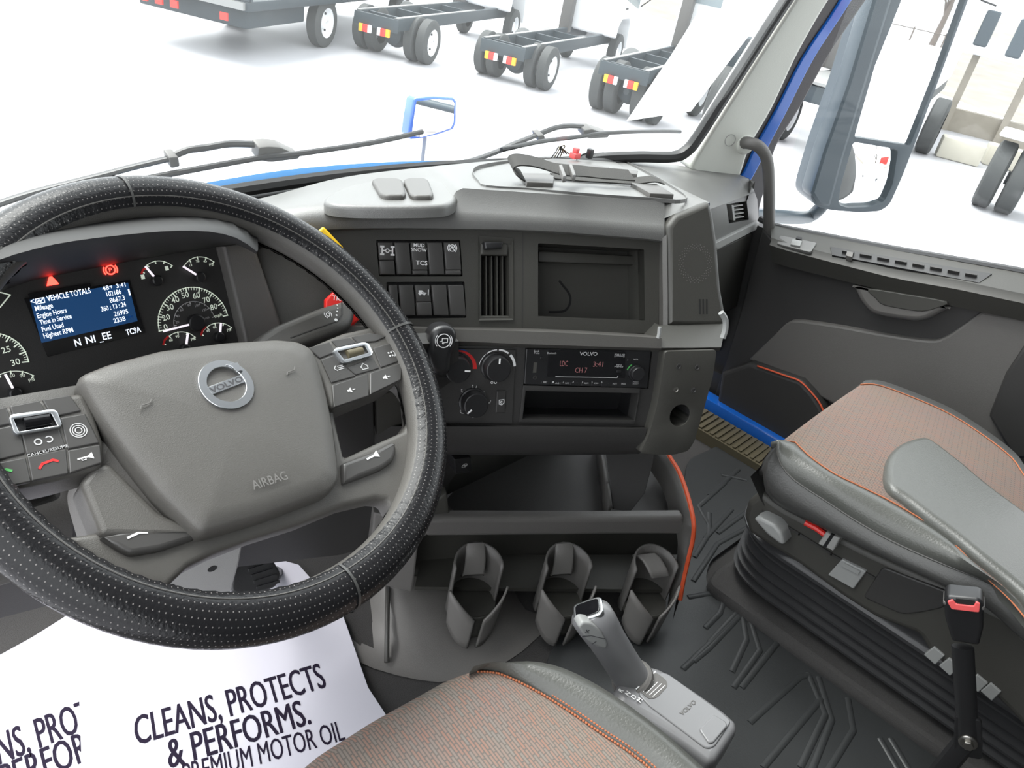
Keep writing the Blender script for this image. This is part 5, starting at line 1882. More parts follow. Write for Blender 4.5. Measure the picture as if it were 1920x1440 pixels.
rb = [[q + Vector((.02, .0, .004)) for q in Rs], [q + Vector((.05, 0, -.015)) for q in Rs], [q + Vector((.07, 0, -.06)) for q in Rs], [q + Vector((.07, 0, -.16)) for q in Rs]]
m = MB().grid(fronted([Rs] + rb))
m.build('far_bolster', M['dleather'], ps, sharp=70)
for nm, L_, mt, rr in (('piping', Lp, 'trim', .0016), ('stitching', Ls, 'thread', .0011), ('stitching', Rs, 'thread', .0011)):
    m = MB().tube([q + Vector((0, 0, .0015)) for q in L_], rr, 6)
    m.build(nm, M[mt], ps)
FZ = Fr(V(0, 0, ZS + .009), Vector((1, 0, 0)), Vector((0, 1, 0)))
ins = sm2(FZ.P('1723,817 1690,828 1667,850 1660,882 1668,910 1698,932 1742,966 1788,1000 1836,1040 1884,1078 1920,1110 1965,1150 1990,1060 1975,1000 1925,958 1880,925 1845,898 1812,870 1780,845 1757,828 1740,819', .006), 3)
m = MB().pillow(FZ, ins, -.03, .007, .012, 5)
m.build('leather_insert', M['leather'], ps, sharp=60)
# backrest, only its lower left corner shows
m = MB()
f = Fr(V(1.3, -.16, -.62), Vector((1, 0, 0)), Vector((0, -.2, .98)))
m.pillow(f, rc([(-.24, -.1), (.24, -.1), (.22, .6), (-.22, .6)], .08), -.02, .12, .05)
m.build('backrest', M['leather'], ps, sharp=60)
# plastic frame below the cushion
FX = Fr(Vector((1.125, 0, H)), Vector((0, -1, 0)), Vector((0, 0, 1)))
fo = '1392,968 1400,940 1425,922 1470,952 1547,992 1630,1034 1713,1071 1790,1106 1900,1160 1960,1230 1960,1420 1905,1350 1868,1312 1800,1270 1745,1232 1722,1192 1640,1160 1575,1118 1500,1062 1430,1018 1402,1000'
m = MB().pillow(FX, rc(FX.P(fo), .006), -.36, 0, .012)
m.build('seat_frame', M['panel'], ps)
m = MB().pillow(FX, rc(FX.P('1552,1078 1640,1038 1654,1062 1612,1118 1560,1100', .004), .004), -.01, .006, .004)
m = MB().line(FX.at(0, 0, .0005), FX.P('1430,958 1500,1000 1560,1038 1640,1082'), .004, 0, .003)
m.build('frame_ridge', M['low'], ps)
m = MB().pillow(FX, rc(FX.P('1655,1062 1700,1080 1780,1110 1770,1140 1720,1150 1690,1152 1618,1120', .002), .008), -.01, .003, .003)
m.build('side_tray', M['low'], ps)
m = MB().pillow(FX, rc(FX.P('1412,973 1424,970 1452,984 1465,1000 1470,1022 1462,1022 1436,1002', .03), .004), -.01, .03, .006)
m.build('tilt_lever', M['silver'], ps)
m = MB().pillow(FX, rc(FX.P('1578,1049 1624,1072 1600,1105 1552,1078', .006), .002), -.01, .006, .002)
hl = m.build('latch', M['silver'], ps)
m = MB().prism(FX, FX.P('1584,1056 1613,1071 1609,1077 1579,1062', .0075), .004, .0085)
m.build('latch_ridge', M['silver'], hl)
m = MB()
m.tube([FX.w(*FX.px(x, y, .006), .006) for x, y in ((1510, 980), (1530, 990), (1548, 1003))], .005, 8)
m.build('red_strap', M['red'], ps)
m = MB().pillow(FX, rc(FX.P('1548,998 1575,1010 1562,1034 1533,1020', .02), .002), -.005, .02, .003)
st_ = m.build('strap_guide', M['light'], ps)
m = MB().prism(FX, FX.P('1558,1001 1564,1004 1548,1028 1542,1025', .0205), .016, .0205)
m.build('guide_slot', M['black'], st_)
for k, (x, y) in enumerate(((1747, 1232), (1775, 1253), (1802, 1272), (1828, 1284), (1853, 1300))):
    s = f'{x-15},{y-4} {x+4},{y-19} {x+24},{y-2} {x+6},{y+15}'
    m = MB().pillow(FX, rc(FX.P(s, .0035), .0015), -.004, .0035, .0015)
    m.build('seat_switch', M['silver'], ps)
# bellows
def rrect(x0, x1, y0, y1, r, n=6):
    return rc([(x0, y0), (x1, y0), (x1, y1), (x0, y1)], r, n)
m = MB()
prof = []
for k in range(5):
    z0 = -.995 + k * .021
    prof += [(z0, .0), (z0 + .006, .02), (z0 + .012, .022), (z0 + .018, .004)]
prof += [(-.892, .004), (-.884, .032), (-.876, .034), (-.868, .028), (-.858, .03), (-.835, .05), (-.80, .05)]
loops = []
for z, o in prof:
    tl = (z + .995) / .11
    loops.append([m.bm.verts.new(V(a, b, z + .0)) for a, b in rrect(1.19 - o, 1.52, -.32, (.30 + o) if z < -.87 else (.29 if z < -.84 else .26), .10 + o * .5, 8)])
for A, B in zip(loops, loops[1:]):
    for i in range(len(A)):
        j = (i + 1) % len(A)
        m.face([A[i], A[j], B[j], B[i]])
m.face(loops[-1])
m.face(loops[0][::-1])
m.build('bellows', M['rubber'], ps, sharp=50)
# ================================================================ carpeted plinth and floor mats
m = MB().prism(FF, rc(FF.P('1326,1090 1345,1062 1400,1030 1640,920 2000,1090 2100,1300 1940,1460 1845,1462 1760,1400 1560,1258', .035), .02), 0, .035)
tag(m.build('seat_plinth', M['carpet'], bev=.012), 'charcoal carpeted plinth under the passenger seat bellows', 'plinth')
m = MB()
mo = FF.P('1180,1180 1262,1060 1290,860 1420,800 1560,860 1420,985 1330,1050 1322,1095 1420,1170 1560,1272 1770,1420 1860,1500 1700,1600 1420,1600 1200,1330', .015)
m.prism(FF, rc(mo, .03), 0, .012)
fm = m.build('mat_sheet', M['mat_'], None)
fm.name = 'floor_mat'
tag(fm, 'black rubber floor mat with chevron ribs in front of the passenger seat', 'floor mat')
F_m = FF.at(0, 0, .012)
m = MB()
P_ = F_m.P
for s in ('1300,1090 1345,1020 1400,990', '1322,1010 1372,955', '1330,985 1310,950 1360,905', '1352,890 1400,900', '1290,1120 1345,1110 1360,1118 1350,1150 1322,1178', '1372,1118 1382,1150 1330,1205', '1300,1240 1330,1215 1420,1120', '1280,1255 1395,1145', '1390,1140 1400,1200 1372,1260', '1402,1150 1425,1220 1375,1290', '1455,1170 1462,1200 1390,1290', '1405,1355 1500,1270 1520,1265', '1430,1440 1540,1310', '1515,1262 1548,1340 1500,1440', '1535,1270 1560,1350 1520,1450', '1590,1310 1600,1370 1550,1450', '1650,1385 1700,1470', '1670,1385 1715,1460', '1302,1045 1330,1000 1330,962', '1385,880 1330,930', '1400,960 1345,1000'):
    m.tube([F_m.w(a, b, .0005) for a, b in P_(s)], .0055, 8, False, .45, Vector((0, 0, 1)))
m.build('ribs', M['mat_'], fm)
m = MB().prism(FF, rc(FF.P('1050,1180 1190,1150 1290,1260 1200,1420 1000,1300', .01), .02), 0, .01)
tag(m.build('floor_mat', M['mat_'], bev=.003), 'small dark piece of rubber mat under the gear shifter', 'floor mat')
# ================================================================ seat belt buckle
bk_ = thing('seat_belt_buckle', 'black seat belt buckle with red release button on a stalk by the passenger seat', 'buckle', PX_(1812, 1385, 1.02))
p0, p1 = PX_(1805, 1212, 1.01), PX_(1815, 1385, 1.02)
ax = (PX_(1806, 1128, 1.005) - p0).normalized()
nn = (C - p0)
nn = (nn - ax * nn.dot(ax)).normalized()
FBk = Fr(p0, ax.cross(nn), ax)
m = MB().pillow(FBk, rc(FBk.P('1769,1128 1776,1118 1836,1124 1845,1132 1844,1180 1836,1212 1785,1204 1772,1160', .014), .004), -.014, .014, .005)
bo = m.build('housing', M['black'], bk_)
tpf = Fr(FBk.w(*FBk.px(1807, 1124, 0), 0), FBk.h, -FBk.n)
hw = .0235
m = MB().prism(Fr(PX_(1807, 1128, 1.005) + ax * .002, FBk.h, (FBk.n * -1)), [(-hw, -.013), (hw, -.013), (hw, .013), (-hw, .013)], -.003, .003)
m.build('rim', M['column'], bo, bev=.002)
m = MB().prism(FBk, rc(FBk.P('1776,1128 1786,1124 1792,1132 1826,1136 1830,1128 1838,1132 1836,1148 1784,1142', .0155), .002), .006, .0165)
m.build('release_button', M['redsoft'], bo, bev=.001)
m = MB().prism(FBk, FBk.P('1792,1122 1828,1126 1826,1135 1794,1132', .0152), .006, .0152)
m.build('slot', M['matte'], bo)
m = MB().tube([p0, p0.lerp(p1, .5), p1], .0135, 10, False, .55, FBk.n)
m.build('stalk', M['black'], bk_)
f = Fr(p1, FBk.h, FBk.u)
m = MB().prism(f, rc([(-.018, -.03), (.018, -.03), (.016, .04), (-.016, .04)], .008), -.006, .004)
m.build('foot', M['black'], bk_, bev=.002)
m = MB().lathe(f, 0, 0, [(.012, .004), (.012, .009), (.009, .010)], 20)
m.prism(f, [(.0075 * math.cos(R(60 * k)), .0075 * math.sin(R(60 * k))) for k in range(6)], .009, .016)
m.build('bolt', M['steel'], bk_, bev=.0008)
# anchor bracket so the stalk stands on the floor
m = MB().tube([p1 + Vector((0, 0, -.01)), Vector((p1.x, p1.y, H + FLOOR + .01))], .014, 8, False, .5)
m.build('anchor', M['black'], bk_)
# ================================================================ driver seat
ds = thing('driver_seat', 'driver seat cushion with striped cloth, orange stitching and pale leather edge', 'seat', V(.3, 0, FLOOR))
ZD = -.74
N = 26
St = zl('894,1257 920,1258 945,1264 1000,1290 1060,1326 1130,1374 1190,1414 1232,1450 1290,1510 1360,1600', ZD, N)
Fe = zl('894,1257 866,1268 830,1288 780,1316 730,1344 680,1376 630,1408 590,1442 520,1500 430,1580', ZD, N)
# cloth fan between the front edge and the stitching, carried back under the camera
far = zl('600,2000 1000,2100 1500,1900', ZD, N)
rows = []
for i in range(N):
    rows.append([Fe[i].lerp(St[i], u) + Vector((0, 0, .010 * math.sin(math.pi * u) * min(1, i / 8))) for u in [k / 10 for k in range(11)]])
dv = Vector((-.05, .03, 0))
fr0 = [[q + Vector((-.012, .012, -.012)) for q in Fe], [q + Vector((-.02, .02, -.04)) for q in Fe], [q + Vector((-.015, .012, -.12)) for q in Fe]]
cols = [list(r) for r in zip(*rows)]
m = MB().grid(fr0[::-1] + cols)
m.build('seat_cushion', M['cloth'], ds, sharp=70)
Lo = zl('880,1262 905,1250 940,1243 1000,1240 1060,1254 1130,1290 1200,1338 1262,1388 1330,1450 1420,1540', ZD + .012, N)
m = MB().grid([St, [a.lerp(b, .25) + Vector((0, 0, .008)) for a, b in zip(St, Lo)], [a.lerp(b, .6) + Vector((0, 0, .010)) for a, b in zip(St, Lo)], Lo, [q + Vector((.012, .008, -.03)) for q in Lo], [q + Vector((.012, .008, -.14)) for q in Lo]])
m.build('side_bolster', M['leather'], ds, sharp=70)
for o in (-.003, .003):
    m = MB()
    q0 = resamp(St, 90)
    for a, b in list(zip(q0, q0[1:]))[::1]:
        c = a.lerp(b, .75)
        s = (b - a).cross(Vector((0, 0, 1))).normalized() * o
        m.tube([a + s + Vector((0, 0, .002)), c + s + Vector((0, 0, .002))], .0014, 5)
    m.build('stitching', M['thread'], ds)
m = MB().prism(FF, [(.08, -.42), (.48, -.42), (.47, .20), (.12, .22)], .0, .24)
m.build('seat_base', M['black'], ds, bev=.02)
# ================================================================ paper floor mats
def sheet(name, lbl, px, z0, lift, texts):
    f = Fr(V(0, 0, z0), Vector((1, 0, 0)), Vector((0, 1, 0)))
    o = f.P(px)
    xs = [a for a, b in o]
    ys = [b for a, b in o]
    m = MB()
    m.prism(f, o, 0, .0012)
    e = m.build('sheet', M['paper'])
    e.name = name
    m = MB()
    ft = f.at(0, 0, .0014)
    for s, p0, p1, h, b in texts:
        m.textpx(ft, s, p0, p1, h, 0, b)
    m.build('lettering', M['ink'], e)
    return tag(e, lbl, 'paper mat', 'paper floor mats')
sheet('paper_mat', 'white paper floor mat reading CLEANS, PROTECTS & PERFORMS beside the driver seat', '144,1186 140,1120 200,1060 420,1020 560,1060 642,1152 664,1215 690,1290 728,1348 690,1400 600,1470 440,1560 160,1560 152,1400', FLOOR + .014, 0,
      [('CLEANS, PROTECTS', (256, 1398), (613, 1288), .066, -.02), ('& PERFORMS.', (318, 1441), (584, 1357), .063, -.02), ('PREMIUM MOTOR OIL', (345, 1474), (648, 1387), .046, -.008)])
sheet('paper_mat', 'white paper mat at the far left, its lettering cut off by the other sheet', '-160,1330 -20,1240 60,1196 130,1152 220,1120 250,1300 240,1560 -160,1620', FLOOR + .006, 0,
      [('CLEANS, PROTECTS', (-112, 1480), (262, 1326), .07, -.02), ('& PERFORMS.', (-40, 1514), (232, 1396), .067, -.02)])
# ================================================================ pedal
pd = thing('accelerator_pedal', 'black ribbed accelerator pedal seen through the lower wheel opening', 'pedal', PZ(480, 1120, FLOOR))
fp = Fr.tilt(C + nrm(ray(485, 1070)) * 1.22, 95, 35)
m = MB().pillow(fp, rc(fp.P('442,1030 488,1012 528,1075 520,1100 470,1120 432,1110'), .008), -.014, 0, .004)
pl = m.build('pad', M['rubber'], pd)
m = MB()
for k in range(7):
    m.line(fp, fp.P(f'{452+k*5},{1036+k*11} {486+k*6},{1024+k*11}'), .004, 0, .003)
m.build('ribs', M['rubber'], pl)
m = MB().tube([fp.w(*fp.px(485, 1080, -.014), -.014), PZ(520, 1075, FLOOR)], .012, 8)
m.build('arm', M['black'], pd)
pb = MB().prism(FF, FF.P('500,1010 640,1040 700,1230 660,1160 560,1090'), 0, .02)
# ================================================================ trucks outside
GR = 0.0
def local(o, ang):
    h = Vector((math.cos(ang), math.sin(ang), 0))
    return Fr(o, h, Vector((-h.y, h.x, 0)))            # a forward, b to the left, c up
def wheel_at(par, f, a, b, r, wd, hub, side=1):
    """one tyre with hub; axle along b; side = where the hub shows"""
    e = bpy.data.objects.new('wheel', None)
    COL.objects.link(e)
    e.parent = par
    o = f.w(a, b, r)
    e.location = o - wloc(par)
    fw = Fr(o, f.h, f.n)                               # n = h x up = -left
    m = MB()
    q = [(r * .60, -wd / 2), (r * .78, -wd / 2), (r * .93, -wd * .46), (r, -wd * .36), (r, wd * .36), (r * .93, wd * .46), (r * .78, wd / 2), (r * .60, wd / 2)]
    m.lathe(fw, 0, 0, q, 32, caps=False)
    for k in range(4):
        c = (-.27 + .18 * k) * wd
        m.lathe(fw, 0, 0, [(r * 1.006, c - wd * .035), (r * 1.006, c + wd * .035)], 32, caps=False)
    m.build('tyre', M['tyre'], e)
    s = side
    m = MB()
    dish = [(r * .62, s * wd * .46), (r * .55, s * wd * .40), (r * .50, s * wd * .05 if hub else s * wd * .2), (r * .26, s * wd * .02), (r * .22, s * wd * .3), (r * .12, s * wd * .34), (.01, s * wd * .34)]
    m.lathe(fw, 0, 0, dish, 24, caps=False)
    m.build('rim', M['wpaint'], e)
    m = MB()
    for k in range(6):
        t = R(60 * k)
        f3 = Fr(fw.w(r * .38 * math.cos(t), r * .38 * math.sin(t), s * wd * .05), f.h, f.n)
        m.lathe(f3, 0, 0, [(r * .05, 0), (r * .05, s * .02)] if s > 0 else [(r * .05, -.02), (r * .05, 0)], 8)
    m.build('hand_holes', M['black'], e)
    return e
def tail_lamp(par, f, a, b, c, mir):
    e = bpy.data.objects.new('tail_lamp', None)
    COL.objects.link(e)
    e.parent = par
    fr = Fr(f.w(a, b, c), -f.u, f.n)                   # faces backwards
    e.location = fr.o - wloc(par)
    s = 1 if mir else -1
    for nm, x0, x1, mt in (('amber_lens', .05, .12, 'tlamb'), ('red_lens', -.05, .05, 'tlred'), ('clear_lens', -.11, -.05, 'tlwht')):
        m = MB().box(fr, min(s * x0, s * x1), max(s * x0, s * x1), -.06, .06, 0, .05)
        m.build(nm, M[mt], e, bev=.006)
def chassis_truck(lbl, o, ang, wb, tr, r, tyw, cab='full', zf=.62, rear=1.0, lamps=True, grp='chassis cab trucks parked in a row'):
    """bare chassis with a white cab, seen from behind"""
    f = local(o, ang)
    t = thing('chassis_truck', lbl, 'truck', o, grp)
    for s in (1, -1):
        m = MB().box(f, -rear, wb + .9, s * .36 - .035, s * .36 + .035, zf, zf + .2)
        m.build('frame_rail', M['chassis'], t, bev=.008)
    m = MB()
    for a in (-rear + .03, -.45, .6, 1.6, 2.6):
        if a < wb:
            m.box(f, a - .03, a + .03, -.36, .36, zf + .02, zf + .18)
    m.build('cross_member', M['chassis'], t)
    for s in (1, -1):
        m = MB().box(f, -rear - .01, wb * .6, s * .36 - .03, s * .36 + .03, zf + .2, zf + .212)
        m.build('frame_flange', M['silver'], t)
    m = MB().box(f, -rear - .03, -rear, -.42, .42, zf - .02, zf + .19)
    m.build('rear_plate', M['chassis'], t, bev=.01)
    m = MB().tube([f.w(0, -tr / 2, r), f.w(0, tr / 2, r)], .075, 12)
    m.lathe(Fr(f.w(0, 0, r), f.u, f.n), 0, 0, [(.05, -.24), (.17, -.17), (.23, 0), (.17, .15), (.06, .2)], 20)
    m.build('rear_axle', M['chassis'], t)
    for s in (1, -1):
        wheel_at(t, f, 0, s * tr / 2, r, tyw, True, -s)
        wheel_at(t, f, 0, s * (tr / 2 - tyw - .05), r, tyw, False, -s)
    if lamps:
        tail_lamp(t, f, -rear - .03, .17, zf - .05, False)
        tail_lamp(t, f, -rear - .03, -.17, zf - .05, True)
    m = MB().tube([f.w(1.5, .55, zf + .02), f.w(2.6, .55, zf + .02)], .21, 20)
    m.build('fuel_tank', M['silver'], t)
    for s in (1, -1):
        wheel_at(t, f, wb, s * tr * .46, r, tyw, True, -s)
    if cab:
        w2 = tr * .5 + .05
        x0 = wb - .62
        z0 = zf + .18
        def fc(a):
            return Fr(f.w(a, 0, 0), -f.u, f.n)
        sd = Fr(f.w(0, -w2, 0), f.h, f.n)
        prof = [(x0, z0 + .02), (wb - .48, z0 - .02), (wb - .45, z0 + .22), (wb - .3, z0 + .36), (wb + .3, z0 + .36), (wb + .45, z0 + .22), (wb + .5, z0 - .28), (wb + 1.05, z0 - .28), (wb + 1.12, z0 + .5), (wb + .78, z0 + 1.55), (wb + .6, z0 + 1.68), (x0, z0 + 1.68)]
        m = MB().prism(sd, prof, -2 * w2, 0)
        cb = m.build('cab', M['wpaint'], t, bev=.04)
        for s in (0, 1):
            q = sd if s == 0 else Fr(f.w(0, w2, 0), f.h, f.n)
            c0, c1 = (-.01, .008) if s == 0 else (-.008, .01)
            m = MB().prism(q, rc([(x0 + .35, z0 + .75), (wb + .80, z0 + .55), (wb + .66, z0 + 1.4), (x0 + .35, z0 + 1.45)], .06), c0, c1)
            m.build('side_window', M['wglass'], cb)
            m = MB().box(q, x0 + .4, x0 + .52, z0 + .56, z0 + .6, c0 * 2, c1 * 2.4)
            m.build('door_handle', M['black'], cb)
        m = MB().box(f, x0 - .012, x0 + .01, -w2 + .25, w2 - .25, z0 + .85, z0 + 1.4)
        m.build('rear_window', M['wglass'], cb)
        m = MB().box(f, x0 - .30, x0 - .06, w2 - .34, w2 - .12, zf + .1, z0 + 1.5)
        m.build('air_intake', M['column'], t, bev=.02)
        for s in (1, -1):
            m = MB().pillow(Fr(f.w(wb + .95, s * (w2 + .22), z0 + 1.0), -f.u, f.n), rect(-.1, .1, -.2, .2, .04), -.06, 0, .02)
            mm = m.build('door_mirror', M['mhous'], t)
            m = MB().tube([f.w(wb + .98, s * (w2 + .2), z0 + .8), f.w(wb + .95, s * w2, z0 + .6)], .015, 6)
            m.build('mirror_arm', M['black'], mm)
    return t
def G(x, y):
    return PZ(x, y, -H)
def axle_mid(l, r_):
    return (G(*l) + G(*r_)) / 2
A2, A3 = R(24), R(20)
o3 = axle_mid((905, 139), (1020, 166))
chassis_truck('white cab truck in the middle of the row with bare dark frame', o3, A3, 4.3, 1.22, .365, .19, rear=.7, zf=.5)
o2 = axle_mid((690, 95), (790, 114))
chassis_truck('white chassis truck second in the row, its bare frame pointing at the dark truck', o2, A2, 4.6, 1.25, .37, .19, rear=.8, zf=.53)
o4 = (G(1115, 206) + G(1260, 252)) / 2
chassis_truck('near chassis truck cut by the white sheet, broad tyres and amber red lamps', G(1115, 205) + Vector((.3, -.42, 0)), R(18), 4.6, 1.0, .42, .21, rear=.62, zf=.66, grp=None)
# dark trailer / truck at the top edge
o1 = axle_mid((478, 57), (562, 77))
f1 = local(o1, R(28))
t1 = thing('dark_truck', 'dark flatbed truck at the top edge of the windshield with a white wheel', 'truck', o1)
m = MB().box(f1, -2.6, 4.5, -1.05, 1.05, .72, .86)
m.build('bed', M['chassis'], t1, bev=.02)
m = MB().box(f1, -2.6, -2.5, -1.05, 1.05, .86, 1.7)
for k in range(8):
    m.box(f1, -2.56 + k * .9, -2.5 + k * .9, -1.06, -1.0, .86, 1.7)
m.build('rack', M['chassis'], t1)
m = MB().box(f1, -2.4, -.7, -.9, .9, .45, .72)
m.build('under_body', M['chassis'], t1, bev=.03)
m = MB().box(f1, -2.66, -2.6, -1.0, 1.0, .74, .84)
m.build('tail_board', M['silver'], t1)
for b in (.6, .35, .1, -.7):
    m = MB().box(f1, -2.68, -2.65, b - .06, b + .06, .56, .66)
    m.build('marker_lamp', M['tlred'], t1)
for s in (1, -1):
    wheel_at(t1, f1, 0, s * .85, .40, .22, True, -s)
    wheel_at(t1, f1, 3.4, s * .85, .40, .22, True, -s)
# white truck behind the paper sheet with a big white hub
o5 = G(1302, 250)
f5 = local(o5 + Vector((.3, -.2, 0)), R(14))
t5 = thing('white_truck', 'white truck between the paper sheet and the windshield pillar, showing one large white hub', 'truck', f5.o)
wheel_at(t5, f5, -.2, .0, .56, .26, True, -1)
wheel_at(t5, f5, 1.3, .8, .45, .2, True, 1)
m = MB().box(f5, -.5, 4.5, .25, .33, .75, 1.0)
m.build('frame_rail', M['chassis'], t5, bev=.01)
m = MB().box(f5, .6, 4.5, .65, .73, .75, 1.0)
m.build('frame_rail', M['chassis'], t5, bev=.01)
m = MB().box(f5, .6, 1.2, .1, .6, .9, 1.5)
m.build('equipment_box', M['chassis'], t5, bev=.03)
m = MB().box(f5, .5, .62, .3, .6, 1.25, 1.65)
m.build('red_coupling', M['tlred'], t5, bev=.03)
m = MB().box(f5, 2.0, 3.8, -.15, .9, 1.0, 3.2)
cb = m.build('cab', M['wpaint'], t5, bev=.06)
m = MB().box(f5, 1.98, 2.01, .0, .75, 2.1, 2.9)
m.build('rear_window', M['wglass'], cb)
for s in (-.3, 1.05):
    m = MB().box(f5, 3.2, 3.3, s - .15, s + .15, 1.9, 2.6)
    m.build('door_mirror', M['mhous'], t5, bev=.03)
wheel_at(t5, f5, 3.6, 0, .5, .26, True, -1)
wheel_at(t5, f5, 3.6, .8, .45, .2, True, 1)
# chassis tail seen through the side window, left of the big mirror
o6 = G(1500, 300)
f6 = local(o6 + Vector((.7, .1, 0)), R(6))
t6 = thing('flatbed_tail', 'chassis tail with one red and amber lamp seen between the pillar and the side mirror', 'truck', f6.o)
for s in (.45, -.45):
    m = MB().box(f6, -.6, 2.3, s - .04, s + .04, .9, 1.12)
    m.build('frame_rail', M['chassis'], t6, bev=.01)
m = MB().box(f6, -.66, -.6, -.62, .62, .86, 1.12)
m.build('rear_plate', M['chassis'], t6, bev=.01)
m = MB().box(f6, -.7, 2.2, -.7, .7, 1.14, 1.18)
m.build('deck', M['silver'], t6)
m = MB().box(f6, 1.5, 2.1, -.3, .9, 1.2, 2.4)
m.build('equipment_box', M['column'], t6, bev=.05)
tail_lamp(t6, f6, -.66, -.32, .90, True)
for s in (.8, -.8):
    wheel_at(t6, f6, .5, s, .42, .24, True, -1 if s < 0 else 1)
# white highway tractor at the right edge: dual tyres with tread toward us
oR = G(1850, 402)
fR = local(oR, R(9))
tR = thing('white_tractor', 'white truck at the right edge with two broad treaded rear tyres', 'truck', fR.o)
for b in (.16, -.17, -1.75, -2.08):
    wheel_at(tR, fR, .5, b, .50, .27, False, 1)
m = MB().tube([fR.w(.5, .0, .5), fR.w(.5, -1.9, .5)], .1, 12)
m.build('rear_axle', M['chassis'], tR)
for b in (-.55, -1.35):
    m = MB().box(fR, -.3, 6, b - .05, b + .05, .85, 1.1)
    m.build('frame_rail', M['chassis'], tR, bev=.01)
m = MB().box(fR, .1, 1.0, -.33, .35, 1.08, 1.14)
m.build('mudguard', M['wpaint'], tR, bev=.03)
m = MB().box(fR, 1.6, 4.6, -2.2, -.05, 1.15, 3.6)
m.build('cab', M['wpaint'], tR, bev=.1)
m = MB().pillow(Fr(fR.w(2.6, .78, 2.3), -fR.u, fR.n), rect(-.12, .12, -.3, .3, .05), -.08, 0, .03)
mm = m.build('door_mirror', M['mhous'], tR)
m = MB().tube([fR.w(2.6, .75, 2.68), fR.w(2.6, .3, 2.72), fR.w(2.6, -.1, 2.6)], .02, 6)
m.build('mirror_arm', M['black'], mm)
# second white tractor farther off
oS = G(1725, 288)
fS = local(oS, R(12))
tS = thing('white_tractor', 'farther white truck just right of the big side mirror, one black tyre showing', 'truck', fS.o)
wheel_at(tS, fS, .2, 0, .52, .3, True, -1)
wheel_at(tS, fS, .2, 1.35, .52, .3, True, 1)
m = MB().box(fS, -.5, 5, .3, 1.0, .8, 1.05)
m.build('frame', M['chassis'], tS, bev=.02)
m = MB().box(fS, .3, 3.5, .2, 1.6, 1.1, 3.7)
m.build('cab', M['wpaint'], tS, bev=.12)
m = MB().pillow(Fr(fS.w(1.2, -.12, 2.3), -fS.u, fS.n), rect(-.13, .13, -.32, .32, .05), -.08, 0, .03)
m.build('door_mirror', M['mhous'], tS)
m = MB().tube([fS.w(1.2, -.1, 2.7), fS.w(1.2, .25, 2.75)], .02, 6)
m.build('mirror_arm', M['black'], tS)
# ================================================================ big side mirror
FM = Fr(C + ray(1580, 200) * (2.30 / ray(1580, 200).x), Vector((.8, -.6, 0)), Vector((0, 0, 1)))
sm = thing('side_mirror', 'tall blue grey side mirror outside the passenger window, flat glass above a curved one', 'mirror', FM.w(*FM.px(1600, 395)))
ho = FM.P('1650,-40 1640,0 1588,160 1545,280 1522,355 1520,372 1532,388 1560,394 1610,398 1650,396 1668,384 1690,335 1716,268 1760,150 1830,-40', 0)
m = MB().plate(FM, rc(ho, .02), [rc(FM.P('1700,-34 1688,6 1640,125 1602,257 1706,273 1756,148 1822,-34', 0), .006), rc(FM.P('1600,266 1684,280 1674,345 1658,378 1630,388 1590,390 1572,384 1576,350', 0), .012)], -.10, 0)
m.build('housing', M['mhous'], sm, bev=.008, seg=3)
m = MB().prism(FM, FM.P('1702,-40 1640,124 1600,258 1708,275 1758,148 1830,-40', -.012), -.018, -.012)
m.build('flat_glass', M['mirror'], sm)
q = [FM.px(x, y, -.012) for x, y in pts('1598,264 1688,279 1676,350 1660,384 1630,394 1585,394 1568,388 1574,350')]
cx = sum(a for a, b in q) / 8
cy = sum(b for a, b in q) / 8
m = MB()
L = []
for k in (1, .75, .5, .25):
    L.append([m.bm.verts.new(FM.w(cx + (a - cx) * k, cy + (b - cy) * k, -.018 + .012 * (1 - k * k))) for a, b in sm2(q, 3)])
for A, B in zip(L, L[1:]):
    for i in range(len(A)):
        j = (i + 1) % len(A)
        m.face([A[i], A[j], B[j], B[i]])
m.face(L[-1])
m.build('curved_glass', M['mirror'], sm)
m = MB().prism(FM, FM.P('1600,258 1710,275 1706,281 1600,266', -.004), -.012, -.002)
m.build('divider', M['black'], sm)
m = MB().prism(FM, FM.P('1650,-40 1690,-40 1585,300 1560,392 1535,388 1521,365 1545,285 1590,160', .012), -.06, .006)
m.build('spar', M['mhous'], sm, bev=.012)
arm = smooth([FM.w(*FM.px(1545, 378, -.05), -.05), FM.w(*FM.px(1536, 392, -.06), -.06), FM.w(*FM.px(1510, 408, -.08), -.08)] + [Vector((1.95, .80, H - .565)), Vector((1.80, .83, H - .57))], 5)
m = MB().tube(arm, .02, 12)
m.build('arm', M['mhous'], sm)
# ================================================================ far surroundings
m = MB()
rows = []
for i in range(14):
    rows.append([Vector((27 + 6 * i + 0, -30 + 10 * j, .06 + (.0 if i == 0 else min(1.6, .16 * i * 1.2)) + .25 * math.sin(i * 1.3 + j))) for j in range(9)])
m.grid(rows)
gb = m.build('grass_bank', M['grassb'])
gb['kind'] = 'structure'
gb['label'] = 'brown grass bank beyond the yard'
for i, (x, y, ln) in enumerate(((1752, 290, .8), (1838, 304, .7))):
    o = G(x, y)
    f = local(o, R(-70))
    m = MB().box(f, 0, ln, -.2, .2, 0, .4)
    tag(m.build('stone_block', M['stone'], bev=.04), ('left', 'right')[i] and ('pale stone block nearer the big side mirror' if i == 0 else 'pale stone block nearer the broad treaded tyres'), 'block', 'stone blocks at the yard edge')
f = local(G(1745, 236), R(-72))
gt = thing('gate_house', 'low tan shelter with posts between the two white trucks', 'shelter', f.o)
m = MB().box(f, 0, 4.2, 0, .3, 0, .5)
m.build('wall', M['brick'], gt)
